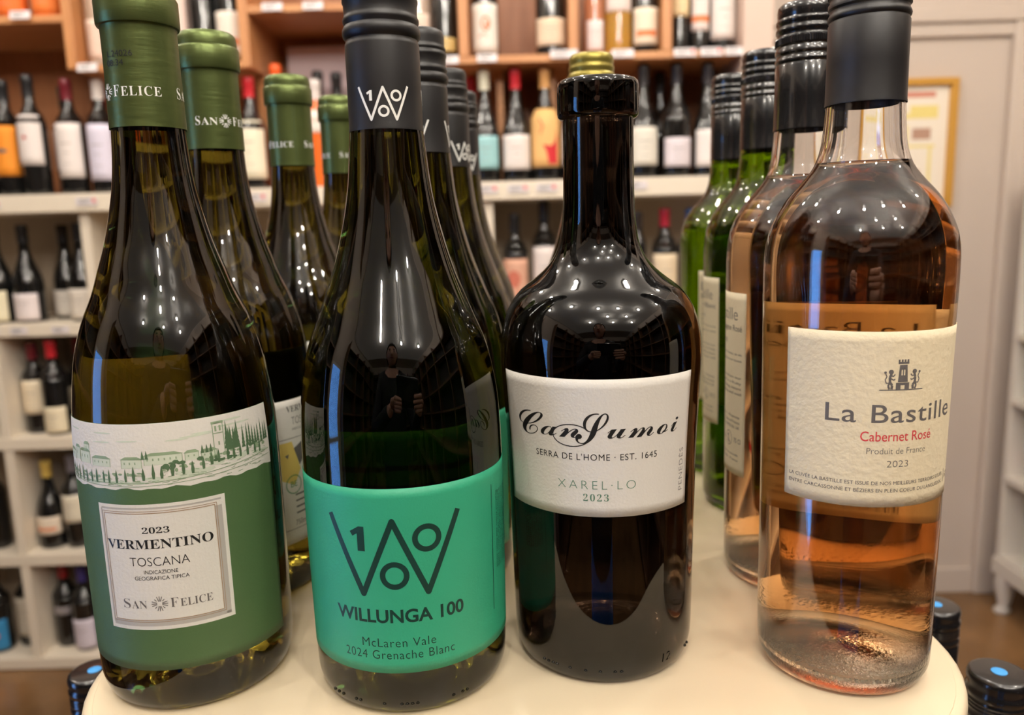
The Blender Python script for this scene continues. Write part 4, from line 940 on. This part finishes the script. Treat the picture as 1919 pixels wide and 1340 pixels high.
bg(-.757, .6555, 'bordeaux', bg_dark, BK, (.020, .135, (228, 216, 204), 120), 'dark bottle with a white and orange label beside the oak upright', art='band', group=gC)
# cubbies
gD = 'bottles in the cubbies of the white unit'
for a in (
 (-1.512, zs[0], 'burgundy', BK, (.005, .094, (226, 216, 186), 110), 'top cubby bottle with a cream label cut by the left edge', 2.33, .286, None),
 (-1.425, zs[0], 'burgundy', BK, (.008, .085, (226, 214, 214), 120), 'top cubby bottle with a square white label', 2.33, .283, None),
 (-1.352, zs[0], 'burgundy', BK, (.010, .087, (214, 206, 196), 100), 'top cubby bottle with a greyish label behind the square white one', 2.41, .281, None),
 (-1.262, zs[0], 'burgundy', BK, (.008, .095, (222, 212, 200), 110), 'top cubby bottle with a white label against the divider', 2.33, .284, None),
 (-1.449, zs[1], 'bordeaux', PL, (.060, .162, BE, 120), 'second cubby bottle with a tall beige label and dark red cap', 2.34, .273, None),
 (-1.373, zs[1], 'bordeaux', RD, (.008, .085, (228, 214, 184), 130), 'second cubby bottle with a red cap and low cream label', 2.31, .283, 'spot2'),
 (-1.337, zs[1], 'bordeaux', (120, 24, 30), (.056, .129, BE, 110), 'second cubby bottle with a dark red cap beside the low cream label', 2.395, .278, None),
 (-1.258, zs[1], 'bordeaux', W_, None, 'white capped bottle at the right of the second cubby', 2.33, .279, None),
 (-1.446, zs[2], 'burgundy', (206, 176, 90), (.047, .102, (226, 210, 190), 130), 'gold capped bottle with a low label in the third cubby', 2.33, .272, 'band'),
 (-1.366, zs[2], 'bordeaux', (120, 116, 124), (.082, .168, (222, 212, 190), 130), 'grey capped bottle with a white label in the third cubby', 2.33, .290, None),
 (-1.288, zs[2], 'bordeaux', BK, (.063, .123, (214, 202, 184), 110), 'black capped bottle at the right of the third cubby', 2.34, .280, None),
 (-1.62, zs[2], 'bordeaux', BK, None, 'dark bottle in the third cubby cut by the left edge', 2.33, .29, None),
 (-1.449, zs[3], 'bordeaux', (150, 30, 34), (.11, .135, (150, 144, 146), 90), 'red capped bottle with a thin grey label in the bottom cubby', 2.35, .272, None),
 (-1.373, zs[3], 'bordeaux', (60, 50, 120), (.008, .105, (212, 202, 214), 130), 'violet capped bottle with a white label in the bottom cubby', 2.32, .272, None),
 (-1.294, zs[3], 'bordeaux', BK, (.010, .108, (200, 190, 214), 120), 'black capped bottle with a lilac label in the bottom cubby', 2.33, .268, None),
 (-1.65, zs[3], 'bordeaux', (90, 40, 20), (.010, .110, (50, 130, 180), 130), 'brown bottle with a round blue and orange label at the bottom left', 2.32, .275, 'round'),
 (-1.575, zs[3], 'bordeaux', BK, (.035, .165, (206, 196, 178), 110), 'bottle with a beige label behind the divider in the bottom left cubby', 2.36, .275, None),
 (.018, zs[0], 'bordeaux', BK, (.012, .145, (214, 164, 140), 140), 'cubby bottle with a pink painted label left of the thick glass lip bottle', 2.33, .275, 'painting'),
 (.105, zs[0], 'bordeaux', BK, (.026, .178, (224, 212, 208), 130), 'tall black capped cubby bottle with a white label', 2.33, .310, None),
 (.380, zs[0], 'slim', (56, 50, 48), None, 'slim dark cubby bottle by the neck of the black bottle', 2.34, .272, None),
 (.458, zs[0], 'bordeaux', (176, 40, 60), (.02, .148, (222, 202, 172), 140), 'crimson capped cubby bottle with a beige label', 2.33, .278, None),
 (.535, zs[0], 'bordeaux', (30, 80, 140), (.02, .138, (216, 200, 178), 120), 'blue capped cubby bottle next to the green glass bottles', 2.33, .276, None)):
    bg(a[0], a[1]+.0005, a[2], bg_dark, a[3], a[4], a[5], y=a[6], h=a[7], art=a[8], group=gD)

# ------------------------------------------------------------------ price cards on the shelf edges
def card(x, z, text, wd=.055, ht=.022, tilt=12, y=SY-.006, red=False):
    bm = bmesh.new(); box_bm(bm, -wd/2, wd/2, -.0006, .0006, -ht/2, ht/2)
    o = link('price_card', from_bm(bm, 'price_card'), card_white); o.location = (x, y, z); o.rotation_euler = (radians(-tilt), 0, 0)
    tag(o, text, 'price card', 'price cards on the shelf edges')
    bm = bmesh.new()
    for (a, b, c, d) in ((-wd*.38, wd*.2, .002, .006), (-wd*.38, wd*.05, -.005, -.002)): bm.faces.new([bm.verts.new(p) for p in ((a, -.0009, c), (b, -.0009, c), (b, -.0009, d), (a, -.0009, d))])
    link('printed_lines', from_bm(bm, 'pl'), ink_light, o)
    if red:
        bm = bmesh.new(); bm.faces.new([bm.verts.new((wd*.34+.006*cos(2*pi*k/10), -.0009, .002+.006*sin(2*pi*k/10))) for k in range(10)]); link('red_mark', from_bm(bm, 'rm'), mat('card_red', (214, 90, 80), .6), o)
card(-1.30, .787, 'price card under the orange labelled bottles on the top board')
card(-1.135, .648, 'price card on the board right of the left oak post')
card(-.80, .648, 'price card below the white and orange label beside the oak upright')
card(-.62, .79, 'left price card on the board above the pink poster'); card(-.51, .79, 'right price card on the board above the pink poster')
card(-.15, .641, 'price card at the board end left of the oak upright'); card(-.045, .643, 'price card under the bottle with the orange red drawing')
card(.165, .648, 'price card under the wide dark bottle with beige label', .075); card(.325, .645, 'price card under the clear bottle of yellow wine', .06)
card(.495, .643, 'price card under the slim black bottle', .06, red=True); card(.567, .643, 'price card under the white and orange labelled slim bottle', .06, red=True); card(.632, .643, 'price card at the right end of the upper oak shelf')
YC = SY-.0235
card(-1.44, .288, 'price card on the counter edge at the far left', .06, tilt=0, y=YC, red=True); card(-1.17, .290, 'price card on the counter edge below the lavender label', .06, tilt=0, y=YC, red=True)
card(-.70, .288, 'price card on the counter edge below the ivory label', .06, tilt=0, y=YC, red=True)
for x, s_ in ((-.055, 'pale teal label'), (.03, 'white burgundy label'), (.11, 'red splashed tan label'), (.36, 'grey white label'), (.60, 'label with the red square')):
    card(x, .292, 'price card on the counter edge below the '+s_, .058, tilt=0, y=YC, red=x < .2)
for x, s_ in ((-1.50, 'leftmost price card on the top cubby board'), (-1.42, 'second price card on the top cubby board'), (-1.30, 'price card on the top cubby board by the divider')): card(x, -.07, s_, .05, .02, tilt=0, y=SY-.002)

# ------------------------------------------------------------------ lift everything so that the floor is z = 0
for o in sc.objects:
    if o.parent is None: o.location.z -= FLOOR
